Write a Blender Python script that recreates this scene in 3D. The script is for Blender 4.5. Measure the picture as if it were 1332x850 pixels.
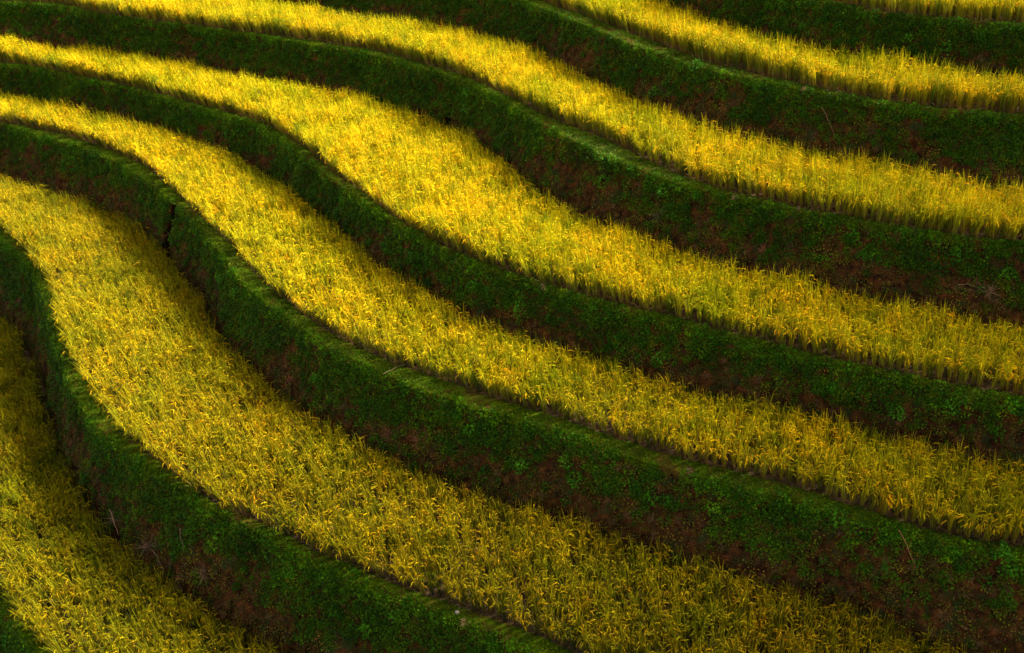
import bpy, math, random
import numpy as np
from mathutils import Vector
from mathutils.geometry import tessellate_polygon

for o in list(bpy.data.objects): bpy.data.objects.remove(o)
scene = bpy.context.scene
COL = scene.collection
R = math.radians
rng = np.random.default_rng(7)
random.seed(7)

# ------------------------------------------------------------ camera
CAM = np.array([0.0, 0.0, 17.86])
PITCH = 0.5493                      # radians below the horizon
FPX = 1253.7                        # focal length for a picture 1332 wide
cam_data = bpy.data.cameras.new('camera')
cam = bpy.data.objects.new('camera', cam_data); COL.objects.link(cam)
cam.location = CAM; cam.rotation_euler = (math.pi/2 - PITCH, -0.0014, 0)
cam_data.sensor_width = 36; cam_data.lens = 36*FPX/1332
cam_data.clip_start = 0.1; cam_data.clip_end = 9000
scene.camera = cam

# ------------------------------------------------------------ light
SUN_AZ = R(67)                      # from +Y (up the hill) towards +X
SUN_EL = R(40)
world = bpy.data.worlds.new('World'); scene.world = world; world.use_nodes = True
wn = world.node_tree.nodes; wl = world.node_tree.links
sky = wn.new('ShaderNodeTexSky'); sky.sky_type = 'NISHITA'; sky.sun_disc = False
sky.sun_elevation = SUN_EL; sky.sun_rotation = SUN_AZ
sky.air_density = 1.0; sky.dust_density = 2.0; sky.ozone_density = 0.6
hs = wn.new('ShaderNodeHueSaturation'); hs.inputs['Saturation'].default_value = .05
wl.new(sky.outputs[0], hs.inputs['Color']); wl.new(hs.outputs[0], wn['Background'].inputs[0]); wn['Background'].inputs[1].default_value = 0.05
sl = bpy.data.lights.new('sun', 'SUN'); sl.energy = 5.0; sl.angle = R(16); sl.color = (1.0, 0.93, 0.8)
sun = bpy.data.objects.new('sun', sl); COL.objects.link(sun); sun.location = (-20, 40, 40)
sd = Vector((math.sin(SUN_AZ)*math.cos(SUN_EL), math.cos(SUN_AZ)*math.cos(SUN_EL), math.sin(SUN_EL)))
sun.rotation_euler = sd.to_track_quat('Z', 'Y').to_euler()
scene.view_settings.view_transform = 'Standard'; scene.view_settings.look = 'None'
scene.view_settings.exposure = 2.2; scene.view_settings.gamma = 1
scene.render.engine = 'CYCLES'
scene.cycles.max_bounces = 6; scene.cycles.transmission_bounces = 4

# ------------------------------------------------------------ numpy noise
_perm = rng.random((64, 64, 64)).astype(np.float32)
def vnoise(p, s, seed=0):
    q = np.asarray(p, float)*s + 17.3 + seed*5.71
    i = np.floor(q).astype(int); f = q - i; f = f*f*(3-2*f); r = 0
    for a in (0, 1):
        for b in (0, 1):
            for c in (0, 1):
                w = (f[..., 0] if a else 1-f[..., 0])*(f[..., 1] if b else 1-f[..., 1])*(f[..., 2] if c else 1-f[..., 2])
                r = r + w*_perm[(i[..., 0]+a) % 64, (i[..., 1]+b) % 64, (i[..., 2]+c) % 64]
    return r
def fbm(p, s, n=3, seed=0):
    r = 0; a = 1; t = 0
    for k in range(n): r = r + a*vnoise(p, s*2**k, seed+k); t += a; a *= .5
    return r/t

# Terraced rice fields on a hillside.
# TERRACES: level z and, along each bund from left to right, x, y of the rim, width of the bund path, run of the bank face (metres)
TERRACES = [
(0.00,'-19.08,22.07,0.40,0.90 -18.78,21.81,0.40,0.90 -18.47,21.55,0.40,0.90 -18.17,21.29,0.40,0.90 -17.87,21.03,0.40,0.90 -17.57,20.76,0.40,0.90 -17.27,20.50,0.40,0.90 -16.96,20.24,0.40,0.90 -16.66,19.98,0.40,0.90 -16.36,19.72,0.40,0.90 -16.06,19.46,0.39,0.90 -15.76,19.19,0.39,0.90 -15.45,18.93,0.39,0.90 -15.15,18.67,0.39,0.90 -14.85,18.41,0.39,0.90 -14.55,18.15,0.39,0.90 -14.25,17.89,0.38,0.90 -13.94,17.62,0.38,0.90 -13.64,17.36,0.37,0.90 -13.34,17.10,0.37,0.90 -13.04,16.84,0.36,0.90 -12.74,16.58,0.35,0.90 -12.43,16.32,0.33,0.90 -12.13,16.06,0.30,0.90 -11.82,15.80,0.27,0.90 -11.52,15.54,0.25,0.90 -11.22,15.27,0.23,0.90 -10.93,15.00,0.24,0.90 -10.64,14.72,0.26,0.90 -10.35,14.45,0.29,0.90 -10.05,14.18,0.31,0.90 -9.76,13.91,0.32,0.90 -9.46,13.65,0.34,0.90 -9.17,13.38,0.35,0.90 -8.87,13.11,0.36,0.90 -8.58,12.84,0.37,0.90 -8.28,12.57,0.37,0.90 -7.99,12.30,0.38,0.90 -7.69,12.03,0.38,0.90 -7.40,11.76,0.38,0.90 -7.10,11.49,0.39,0.90 -6.81,11.22,0.39,0.90 -6.51,10.95,0.39,0.90 -6.22,10.68,0.39,0.90 -5.92,10.41,0.39,0.90 -5.63,10.15,0.40,0.90 -5.33,9.88,0.40,0.90 -5.04,9.61,0.40,0.90 -4.74,9.34,0.40,0.90 -4.44,9.07,0.40,0.90 -4.15,8.80,0.40,0.90 -3.85,8.53,0.40,0.90 -3.56,8.26,0.40,0.90'),
(2.28,'-24.74,38.51,0.40,1.14 -24.48,38.22,0.40,1.14 -24.21,37.92,0.40,1.14 -23.94,37.62,0.39,1.14 -23.68,37.32,0.39,1.14 -23.41,37.03,0.39,1.14 -23.14,36.73,0.39,1.14 -22.88,36.43,0.39,1.14 -22.61,36.13,0.39,1.14 -22.35,35.84,0.38,1.14 -22.08,35.54,0.38,1.14 -21.81,35.24,0.38,1.14 -21.55,34.95,0.37,1.14 -21.28,34.65,0.36,1.14 -21.01,34.35,0.35,1.14 -20.75,34.05,0.34,1.14 -20.48,33.76,0.33,1.14 -20.21,33.46,0.32,1.14 -19.95,33.16,0.30,1.14 -19.68,32.86,0.28,1.14 -19.42,32.57,0.25,1.15 -19.15,32.27,0.24,1.15 -18.88,31.97,0.26,1.15 -18.62,31.67,0.29,1.15 -18.35,31.38,0.32,1.15 -18.08,31.08,0.36,1.15 -17.82,30.78,0.39,1.15 -17.55,30.48,0.41,1.15 -17.29,30.18,0.41,1.16 -17.03,29.88,0.39,1.16 -16.77,29.58,0.37,1.16 -16.52,29.27,0.36,1.13 -16.27,28.95,0.36,1.08 -16.04,28.63,0.37,1.02 -15.82,28.30,0.38,0.98 -15.60,27.97,0.40,0.96 -15.39,27.63,0.43,0.96 -15.18,27.29,0.47,0.94 -14.99,26.94,0.49,0.89 -14.80,26.58,0.49,0.84 -14.62,26.23,0.48,0.78 -14.43,25.88,0.47,0.75 -14.25,25.52,0.46,0.73 -14.06,25.17,0.45,0.73 -13.86,24.82,0.44,0.73 -13.67,24.48,0.43,0.73 -13.47,24.13,0.42,0.73 -13.27,23.78,0.42,0.73 -13.07,23.43,0.42,0.73 -12.87,23.09,0.43,0.73 -12.67,22.75,0.46,0.73 -12.46,22.41,0.49,0.73 -12.25,22.07,0.51,0.73 -12.02,21.74,0.52,0.74 -11.79,21.42,0.53,0.75 -11.54,21.10,0.52,0.77 -11.29,20.80,0.50,0.79 -11.02,20.50,0.47,0.83 -10.75,20.21,0.44,0.90 -10.45,19.94,0.40,0.99 -10.16,19.67,0.37,1.05 -9.86,19.41,0.33,1.09 -9.56,19.14,0.30,1.13 -9.26,18.88,0.29,1.16 -8.95,18.63,0.28,1.18 -8.64,18.38,0.27,1.21 -8.33,18.13,0.25,1.23 -8.02,17.88,0.23,1.22 -7.71,17.63,0.22,1.20 -7.40,17.37,0.22,1.17 -7.08,17.13,0.23,1.15 -6.75,16.91,0.25,1.14 -6.41,16.71,0.28,1.15 -6.06,16.52,0.30,1.18 -5.71,16.32,0.32,1.21 -5.37,16.12,0.32,1.21 -5.03,15.91,0.30,1.21 -4.69,15.70,0.29,1.21 -4.35,15.49,0.29,1.22 -4.00,15.29,0.30,1.21 -3.65,15.10,0.31,1.20 -3.30,14.91,0.32,1.19 -2.94,14.74,0.32,1.18 -2.58,14.57,0.30,1.17 -2.22,14.40,0.28,1.17 -1.85,14.23,0.28,1.16 -1.50,14.06,0.29,1.16 -1.14,13.88,0.32,1.16 -0.79,13.68,0.36,1.15 -0.45,13.48,0.40,1.15 -0.10,13.28,0.44,1.15 0.24,13.07,0.47,1.15 0.58,12.87,0.49,1.15 0.92,12.66,0.49,1.15 1.27,12.46,0.48,1.15 1.61,12.26,0.47,1.14 1.95,12.05,0.46,1.14 2.30,11.85,0.45,1.14 2.64,11.64,0.44,1.14 2.98,11.44,0.43,1.14 3.33,11.24,0.43,1.14 3.67,11.03,0.42,1.14 4.01,10.83,0.42,1.14 4.35,10.62,0.41,1.14 4.70,10.42,0.41,1.14 5.04,10.22,0.41,1.14 5.38,10.01,0.41,1.14 5.73,9.81,0.41,1.14 6.07,9.61,0.41,1.14 6.41,9.40,0.40,1.14 6.76,9.20,0.40,1.14 7.10,8.99,0.40,1.14 7.44,8.79,0.40,1.14 7.79,8.59,0.40,1.14 8.13,8.38,0.40,1.14'),
(4.29,'-27.13,41.15,0.40,1.01 -26.78,40.97,0.40,1.01 -26.43,40.78,0.40,1.01 -26.07,40.59,0.39,1.01 -25.72,40.40,0.39,1.01 -25.36,40.22,0.39,1.01 -25.01,40.03,0.39,1.02 -24.65,39.84,0.39,1.02 -24.30,39.66,0.38,1.02 -23.95,39.47,0.38,1.03 -23.59,39.28,0.38,1.04 -23.24,39.10,0.37,1.04 -22.88,38.91,0.36,1.05 -22.53,38.72,0.35,1.06 -22.17,38.54,0.34,1.08 -21.82,38.35,0.33,1.09 -21.47,38.16,0.32,1.11 -21.11,37.98,0.33,1.14 -20.76,37.79,0.34,1.17 -20.40,37.60,0.36,1.20 -20.05,37.42,0.39,1.24 -19.69,37.23,0.41,1.29 -19.34,37.04,0.43,1.32 -18.99,36.84,0.44,1.34 -18.65,36.64,0.46,1.35 -18.30,36.43,0.48,1.36 -17.96,36.22,0.50,1.36 -17.62,36.01,0.52,1.36 -17.29,35.80,0.53,1.34 -16.95,35.58,0.52,1.30 -16.62,35.35,0.52,1.25 -16.29,35.12,0.52,1.20 -15.97,34.88,0.54,1.14 -15.66,34.63,0.56,1.09 -15.35,34.37,0.57,1.05 -15.05,34.11,0.57,1.03 -14.75,33.84,0.58,1.00 -14.46,33.57,0.60,0.95 -14.17,33.30,0.61,0.90 -13.88,33.01,0.59,0.85 -13.60,32.73,0.57,0.82 -13.33,32.43,0.54,0.80 -13.07,32.13,0.53,0.78 -12.81,31.82,0.51,0.74 -12.56,31.51,0.49,0.71 -12.31,31.20,0.46,0.68 -12.06,30.89,0.44,0.67 -11.81,30.57,0.41,0.67 -11.56,30.26,0.40,0.67 -11.32,29.94,0.39,0.67 -11.08,29.62,0.39,0.67 -10.84,29.30,0.39,0.68 -10.61,28.97,0.40,0.69 -10.38,28.64,0.40,0.69 -10.15,28.31,0.40,0.69 -9.93,27.98,0.41,0.69 -9.71,27.64,0.42,0.71 -9.50,27.31,0.44,0.73 -9.29,26.97,0.48,0.74 -9.08,26.63,0.51,0.76 -8.86,26.29,0.54,0.78 -8.65,25.95,0.56,0.81 -8.44,25.61,0.55,0.85 -8.23,25.27,0.53,0.89 -8.01,24.93,0.52,0.93 -7.79,24.59,0.53,0.95 -7.57,24.26,0.54,0.95 -7.34,23.93,0.55,0.95 -7.09,23.62,0.54,0.95 -6.83,23.32,0.52,0.95 -6.56,23.02,0.50,0.96 -6.29,22.72,0.48,0.97 -6.02,22.43,0.47,0.99 -5.75,22.13,0.46,1.04 -5.48,21.84,0.47,1.08 -5.19,21.56,0.48,1.09 -4.90,21.29,0.49,1.08 -4.60,21.02,0.48,1.07 -4.29,20.77,0.46,1.10 -3.98,20.52,0.47,1.13 -3.67,20.26,0.49,1.15 -3.36,20.01,0.52,1.13 -3.04,19.77,0.56,1.09 -2.72,19.53,0.62,1.04 -2.39,19.30,0.67,1.00 -2.06,19.08,0.69,0.96 -1.71,18.87,0.69,0.96 -1.36,18.68,0.67,0.99 -1.00,18.50,0.64,1.02 -0.64,18.33,0.61,1.05 -0.27,18.17,0.58,1.08 0.09,18.01,0.56,1.10 0.45,17.84,0.55,1.12 0.81,17.66,0.53,1.12 1.17,17.48,0.50,1.11 1.52,17.28,0.48,1.08 1.87,17.08,0.47,1.03 2.21,16.88,0.47,0.99 2.56,16.69,0.48,0.97 2.92,16.50,0.49,0.97 3.27,16.32,0.50,0.98 3.64,16.16,0.49,1.00 4.01,16.01,0.49,1.03 4.38,15.86,0.48,1.07 4.76,15.71,0.48,1.09 5.13,15.56,0.48,1.10 5.50,15.41,0.47,1.10 5.87,15.26,0.45,1.09 6.24,15.11,0.41,1.07 6.61,14.96,0.36,1.04 6.97,14.79,0.31,1.02 7.33,14.62,0.28,1.00 7.69,14.43,0.26,1.01 8.04,14.25,0.26,1.06 8.41,14.08,0.26,1.13 8.78,13.94,0.26,1.22 9.17,13.83,0.26,1.30 9.55,13.73,0.27,1.30 9.94,13.64,0.28,1.26 10.33,13.54,0.30,1.21 10.72,13.44,0.32,1.17 11.11,13.34,0.33,1.14 11.49,13.23,0.34,1.12 11.88,13.13,0.35,1.10 12.27,13.02,0.36,1.08 12.65,12.92,0.37,1.07 13.04,12.82,0.37,1.05 13.43,12.71,0.38,1.05 13.81,12.61,0.38,1.04 14.20,12.50,0.39,1.03 14.59,12.40,0.39,1.03 14.97,12.29,0.39,1.02 15.36,12.19,0.39,1.02 15.75,12.09,0.39,1.02'),
(5.83,'-28.66,43.04,0.40,0.77 -28.28,42.93,0.40,0.77 -27.89,42.81,0.40,0.77 -27.51,42.70,0.40,0.77 -27.12,42.58,0.40,0.77 -26.74,42.47,0.40,0.77 -26.36,42.36,0.40,0.77 -25.97,42.24,0.40,0.77 -25.59,42.13,0.39,0.77 -25.20,42.01,0.39,0.77 -24.82,41.90,0.39,0.76 -24.44,41.78,0.39,0.76 -24.05,41.67,0.39,0.76 -23.67,41.56,0.38,0.76 -23.28,41.44,0.38,0.76 -22.90,41.33,0.38,0.76 -22.52,41.21,0.37,0.75 -22.13,41.10,0.36,0.75 -21.75,40.99,0.33,0.75 -21.37,40.87,0.30,0.75 -20.98,40.76,0.26,0.78 -20.60,40.64,0.23,0.81 -20.22,40.50,0.21,0.82 -19.86,40.34,0.19,0.82 -19.50,40.16,0.18,0.80 -19.15,39.97,0.19,0.78 -18.80,39.77,0.20,0.77 -18.45,39.58,0.21,0.77 -18.11,39.38,0.23,0.77 -17.76,39.17,0.24,0.77 -17.42,38.97,0.27,0.76 -17.07,38.76,0.29,0.74 -16.73,38.56,0.31,0.71 -16.39,38.35,0.33,0.68 -16.04,38.14,0.33,0.65 -15.70,37.94,0.32,0.62 -15.35,37.74,0.31,0.62 -15.00,37.55,0.30,0.64 -14.65,37.35,0.29,0.66 -14.31,37.14,0.28,0.69 -13.97,36.93,0.27,0.70 -13.64,36.71,0.27,0.71 -13.31,36.48,0.27,0.70 -12.98,36.25,0.28,0.69 -12.66,36.01,0.29,0.68 -12.33,35.78,0.30,0.67 -12.00,35.55,0.31,0.67 -11.67,35.32,0.32,0.67 -11.34,35.10,0.33,0.68 -11.01,34.87,0.34,0.70 -10.68,34.65,0.35,0.73 -10.35,34.43,0.36,0.76 -10.01,34.21,0.37,0.79 -9.68,33.98,0.36,0.81 -9.38,33.72,0.33,0.82 -9.10,33.44,0.30,0.82 -8.84,33.14,0.30,0.78 -8.59,32.82,0.32,0.74 -8.35,32.51,0.33,0.71 -8.10,32.19,0.34,0.71 -7.87,31.86,0.35,0.71 -7.64,31.54,0.36,0.71 -7.41,31.21,0.37,0.71 -7.18,30.87,0.38,0.69 -6.96,30.54,0.38,0.67 -6.74,30.21,0.37,0.65 -6.52,29.87,0.35,0.62 -6.32,29.53,0.34,0.58 -6.11,29.19,0.34,0.55 -5.90,28.84,0.35,0.53 -5.69,28.50,0.37,0.51 -5.47,28.17,0.38,0.51 -5.24,27.84,0.38,0.52 -5.01,27.52,0.38,0.53 -4.77,27.19,0.36,0.55 -4.54,26.87,0.34,0.58 -4.30,26.54,0.32,0.61 -4.06,26.22,0.30,0.64 -3.82,25.90,0.28,0.67 -3.58,25.58,0.27,0.68 -3.33,25.27,0.27,0.69 -3.08,24.96,0.26,0.69 -2.82,24.65,0.25,0.69 -2.55,24.36,0.23,0.69 -2.27,24.07,0.22,0.68 -1.99,23.79,0.20,0.68 -1.70,23.51,0.20,0.68 -1.41,23.23,0.22,0.69 -1.13,22.95,0.25,0.70 -0.83,22.68,0.27,0.72 -0.52,22.43,0.28,0.76 -0.20,22.20,0.28,0.81 0.14,21.98,0.25,0.86 0.48,21.77,0.22,0.90 0.82,21.56,0.20,0.90 1.15,21.34,0.21,0.87 1.49,21.12,0.22,0.84 1.84,20.93,0.24,0.81 2.19,20.74,0.25,0.80 2.55,20.55,0.26,0.80 2.90,20.37,0.26,0.81 3.26,20.19,0.26,0.85 3.62,20.00,0.25,0.88 3.97,19.82,0.23,0.89 4.33,19.63,0.21,0.88 4.68,19.44,0.20,0.87 5.03,19.26,0.18,0.86 5.39,19.07,0.18,0.86 5.75,18.89,0.18,0.87 6.10,18.70,0.18,0.86 6.45,18.50,0.18,0.83 6.80,18.31,0.18,0.79 7.16,18.14,0.18,0.75 7.52,17.97,0.18,0.74 7.89,17.80,0.18,0.75 8.25,17.64,0.18,0.75 8.62,17.47,0.18,0.75 8.99,17.32,0.18,0.74 9.36,17.17,0.18,0.73 9.73,17.03,0.18,0.74 10.11,16.89,0.18,0.77 10.49,16.76,0.18,0.81 10.86,16.62,0.18,0.84 11.24,16.49,0.20,0.84 11.62,16.35,0.23,0.83 11.99,16.22,0.26,0.82 12.37,16.08,0.29,0.81 12.75,15.95,0.31,0.80 13.13,15.81,0.32,0.80 13.50,15.68,0.34,0.79 13.88,15.54,0.35,0.79 14.26,15.41,0.36,0.79 14.63,15.27,0.37,0.78 15.01,15.14,0.37,0.78 15.39,15.00,0.38,0.78 15.76,14.87,0.38,0.78 16.14,14.73,0.38,0.78 16.52,14.60,0.39,0.77'),
(7.70,'-29.73,44.97,0.40,0.94 -29.34,44.92,0.40,0.94 -28.94,44.87,0.40,0.94 -28.54,44.81,0.40,0.94 -28.15,44.76,0.40,0.95 -27.75,44.71,0.40,0.95 -27.36,44.65,0.40,0.95 -26.96,44.60,0.41,0.95 -26.56,44.55,0.41,0.96 -26.17,44.50,0.41,0.96 -25.77,44.44,0.41,0.97 -25.37,44.39,0.41,0.97 -24.98,44.34,0.41,0.98 -24.58,44.28,0.42,0.99 -24.19,44.23,0.42,1.00 -23.79,44.18,0.43,1.02 -23.39,44.13,0.43,1.04 -23.00,44.08,0.44,1.06 -22.60,44.03,0.45,1.09 -22.20,43.98,0.46,1.14 -21.81,43.93,0.47,1.21 -21.41,43.87,0.49,1.27 -21.02,43.78,0.51,1.33 -20.64,43.68,0.53,1.37 -20.26,43.56,0.54,1.39 -19.88,43.43,0.49,1.40 -19.52,43.25,0.41,1.37 -19.19,43.04,0.35,1.31 -18.87,42.80,0.32,1.20 -18.56,42.55,0.30,1.06 -18.24,42.32,0.27,0.92 -17.89,42.12,0.24,0.81 -17.54,41.94,0.23,0.73 -17.17,41.77,0.21,0.69 -16.81,41.61,0.19,0.67 -16.44,41.44,0.18,0.66 -16.08,41.28,0.18,0.66 -15.71,41.12,0.18,0.65 -15.35,40.95,0.19,0.66 -14.98,40.79,0.22,0.68 -14.62,40.63,0.26,0.70 -14.25,40.46,0.28,0.73 -13.89,40.30,0.29,0.75 -13.53,40.13,0.29,0.77 -13.16,39.97,0.29,0.78 -12.80,39.80,0.29,0.79 -12.44,39.63,0.29,0.79 -12.07,39.47,0.30,0.80 -11.71,39.30,0.32,0.80 -11.35,39.13,0.33,0.82 -10.99,38.96,0.35,0.85 -10.62,38.79,0.37,0.88 -10.26,38.62,0.39,0.91 -9.90,38.45,0.41,0.93 -9.54,38.27,0.43,0.95 -9.18,38.10,0.46,0.97 -8.82,37.93,0.49,0.98 -8.46,37.75,0.51,0.98 -8.10,37.58,0.53,0.99 -7.74,37.40,0.52,1.00 -7.38,37.23,0.51,1.02 -7.02,37.06,0.49,1.03 -6.66,36.89,0.48,1.04 -6.31,36.70,0.47,1.04 -5.96,36.50,0.48,1.02 -5.63,36.27,0.50,0.98 -5.31,36.04,0.53,0.95 -5.00,35.79,0.56,0.93 -4.68,35.54,0.56,0.91 -4.38,35.29,0.54,0.89 -4.08,35.02,0.53,0.86 -3.78,34.76,0.52,0.83 -3.49,34.49,0.52,0.81 -3.19,34.21,0.51,0.80 -2.90,33.94,0.51,0.79 -2.61,33.67,0.50,0.78 -2.32,33.40,0.50,0.78 -2.03,33.12,0.49,0.81 -1.75,32.83,0.46,0.85 -1.48,32.54,0.43,0.87 -1.24,32.22,0.40,0.88 -1.01,31.89,0.40,0.88 -0.80,31.56,0.41,0.88 -0.59,31.21,0.42,0.88 -0.39,30.87,0.43,0.88 -0.19,30.52,0.44,0.87 0.01,30.17,0.46,0.87 0.20,29.82,0.48,0.87 0.38,29.47,0.51,0.89 0.57,29.12,0.55,0.91 0.76,28.77,0.60,0.94 0.97,28.42,0.64,0.97 1.18,28.08,0.68,1.00 1.40,27.75,0.73,1.03 1.62,27.42,0.79,1.06 1.84,27.08,0.84,1.08 2.05,26.75,0.87,1.09 2.27,26.41,0.90,1.09 2.50,26.08,0.90,1.09 2.74,25.77,0.87,1.08 2.99,25.45,0.81,1.04 3.25,25.14,0.75,1.01 3.50,24.84,0.71,0.98 3.76,24.53,0.66,0.97 4.04,24.24,0.60,0.97 4.33,23.97,0.54,0.97 4.63,23.71,0.48,0.96 4.95,23.47,0.43,0.95 5.27,23.24,0.39,0.96 5.61,23.02,0.36,0.98 5.95,22.81,0.34,1.02 6.29,22.61,0.33,1.06 6.64,22.41,0.31,1.11 6.99,22.22,0.30,1.14 7.34,22.03,0.27,1.13 7.70,21.85,0.25,1.12 8.06,21.67,0.23,1.11 8.42,21.50,0.20,1.09 8.78,21.33,0.19,1.07 9.14,21.16,0.20,1.05 9.51,21.00,0.21,1.05 9.88,20.84,0.21,1.06 10.25,20.70,0.21,1.08 10.62,20.57,0.20,1.10 11.01,20.45,0.19,1.13 11.39,20.35,0.19,1.17 11.78,20.26,0.19,1.19 12.17,20.16,0.20,1.19 12.56,20.06,0.23,1.15 12.94,19.96,0.26,1.11 13.33,19.85,0.29,1.08 13.72,19.75,0.31,1.06 14.10,19.65,0.32,1.03 14.49,19.55,0.34,1.02 14.88,19.44,0.35,1.00 15.26,19.34,0.36,0.99 15.65,19.24,0.37,0.98 16.03,19.14,0.37,0.97 16.42,19.04,0.38,0.97 16.81,18.93,0.38,0.96 17.19,18.83,0.38,0.96 17.58,18.73,0.39,0.95'),
(9.51,'-26.86,48.10,0.40,0.91 -26.47,48.05,0.40,0.91 -26.07,48.00,0.40,0.91 -25.67,47.94,0.40,0.91 -25.28,47.89,0.40,0.91 -24.88,47.84,0.40,0.91 -24.49,47.78,0.40,0.91 -24.09,47.73,0.40,0.91 -23.69,47.68,0.40,0.91 -23.30,47.63,0.40,0.91 -22.90,47.57,0.40,0.91 -22.51,47.52,0.40,0.91 -22.11,47.47,0.40,0.91 -21.71,47.41,0.40,0.91 -21.32,47.36,0.40,0.91 -20.92,47.31,0.40,0.91 -20.53,47.26,0.40,0.91 -20.13,47.21,0.40,0.91 -19.73,47.16,0.40,0.91 -19.34,47.11,0.40,0.91 -18.94,47.06,0.40,0.91 -18.55,46.99,0.40,0.91 -18.16,46.90,0.40,0.91 -17.77,46.80,0.40,0.91 -17.39,46.68,0.40,0.91 -17.02,46.54,0.40,0.91 -16.66,46.36,0.40,0.91 -16.33,46.15,0.40,0.91 -16.00,45.92,0.40,0.91 -15.68,45.68,0.40,0.91 -15.35,45.46,0.40,0.91 -15.01,45.26,0.40,0.91 -14.66,45.07,0.40,0.91 -14.30,44.90,0.40,0.92 -13.93,44.73,0.40,0.92 -13.57,44.57,0.40,0.92 -13.20,44.41,0.40,0.92 -12.84,44.24,0.40,0.93 -12.47,44.08,0.40,0.93 -12.11,43.92,0.40,0.94 -11.75,43.76,0.40,0.94 -11.38,43.59,0.40,0.95 -11.02,43.43,0.40,0.96 -10.65,43.26,0.40,0.97 -10.29,43.10,0.40,0.99 -9.93,42.93,0.40,1.01 -9.56,42.76,0.40,1.03 -9.20,42.60,0.40,1.06 -8.84,42.43,0.40,1.09 -8.48,42.26,0.40,1.13 -8.11,42.09,0.40,1.17 -7.75,41.92,0.40,1.21 -7.39,41.75,0.40,1.25 -7.03,41.58,0.40,1.29 -6.67,41.40,0.40,1.32 -6.31,41.23,0.40,1.34 -5.95,41.06,0.40,1.35 -5.59,40.88,0.40,1.35 -5.23,40.71,0.41,1.36 -4.87,40.54,0.41,1.37 -4.51,40.36,0.41,1.38 -4.15,40.19,0.41,1.38 -3.80,40.01,0.41,1.35 -3.44,39.83,0.41,1.31 -3.10,39.62,0.42,1.25 -2.77,39.40,0.42,1.17 -2.45,39.16,0.43,1.11 -2.13,38.92,0.43,1.09 -1.82,38.67,0.44,1.07 -1.51,38.42,0.45,1.05 -1.21,38.15,0.46,1.03 -0.91,37.89,0.47,1.01 -0.62,37.62,0.48,1.02 -0.32,37.35,0.50,1.04 -0.03,37.07,0.53,1.06 0.24,36.79,0.55,1.06 0.49,36.48,0.59,1.03 0.71,36.15,0.62,0.98 0.92,35.81,0.64,0.93 1.13,35.47,0.67,0.88 1.34,35.13,0.69,0.85 1.54,34.79,0.71,0.82 1.75,34.44,0.73,0.79 1.95,34.10,0.76,0.78 2.15,33.75,0.77,0.78 2.34,33.40,0.79,0.79 2.53,33.05,0.80,0.79 2.72,32.70,0.82,0.79 2.92,32.35,0.83,0.79 3.11,32.00,0.85,0.79 3.31,31.66,0.86,0.79 3.51,31.31,0.86,0.79 3.71,30.96,0.86,0.79 3.91,30.62,0.86,0.79 4.11,30.28,0.84,0.79 4.32,29.94,0.83,0.81 4.54,29.60,0.80,0.84 4.76,29.27,0.77,0.87 4.99,28.94,0.74,0.88 5.23,28.63,0.70,0.87 5.50,28.33,0.70,0.88 5.78,28.04,0.71,0.94 6.07,27.77,0.72,1.02 6.37,27.51,0.70,1.07 6.69,27.27,0.67,1.07 7.00,27.02,0.63,1.04 7.32,26.78,0.59,1.02 7.63,26.53,0.55,0.99 7.94,26.28,0.51,0.97 8.26,26.04,0.47,0.95 8.58,25.80,0.44,0.92 8.91,25.58,0.41,0.88 9.25,25.36,0.38,0.85 9.59,25.15,0.37,0.84 9.93,24.95,0.37,0.86 10.29,24.78,0.35,0.91 10.66,24.63,0.33,0.99 11.04,24.49,0.33,1.06 11.42,24.37,0.33,1.13 11.80,24.26,0.32,1.20 12.19,24.16,0.31,1.30 12.57,24.06,0.31,1.40 12.96,23.97,0.32,1.41 13.35,23.88,0.33,1.41 13.74,23.78,0.34,1.33 14.13,23.68,0.35,1.25 14.52,23.59,0.36,1.19 14.90,23.49,0.37,1.14 15.29,23.40,0.37,1.10 15.68,23.30,0.38,1.06 16.07,23.21,0.38,1.03 16.45,23.11,0.39,1.01 16.84,23.02,0.39,0.99 17.23,22.92,0.39,0.98 17.62,22.83,0.39,0.96 18.01,22.73,0.39,0.95 18.39,22.64,0.39,0.94 18.78,22.54,0.40,0.94 19.17,22.45,0.40,0.93 19.56,22.35,0.40,0.93 19.95,22.25,0.40,0.92'),
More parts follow.
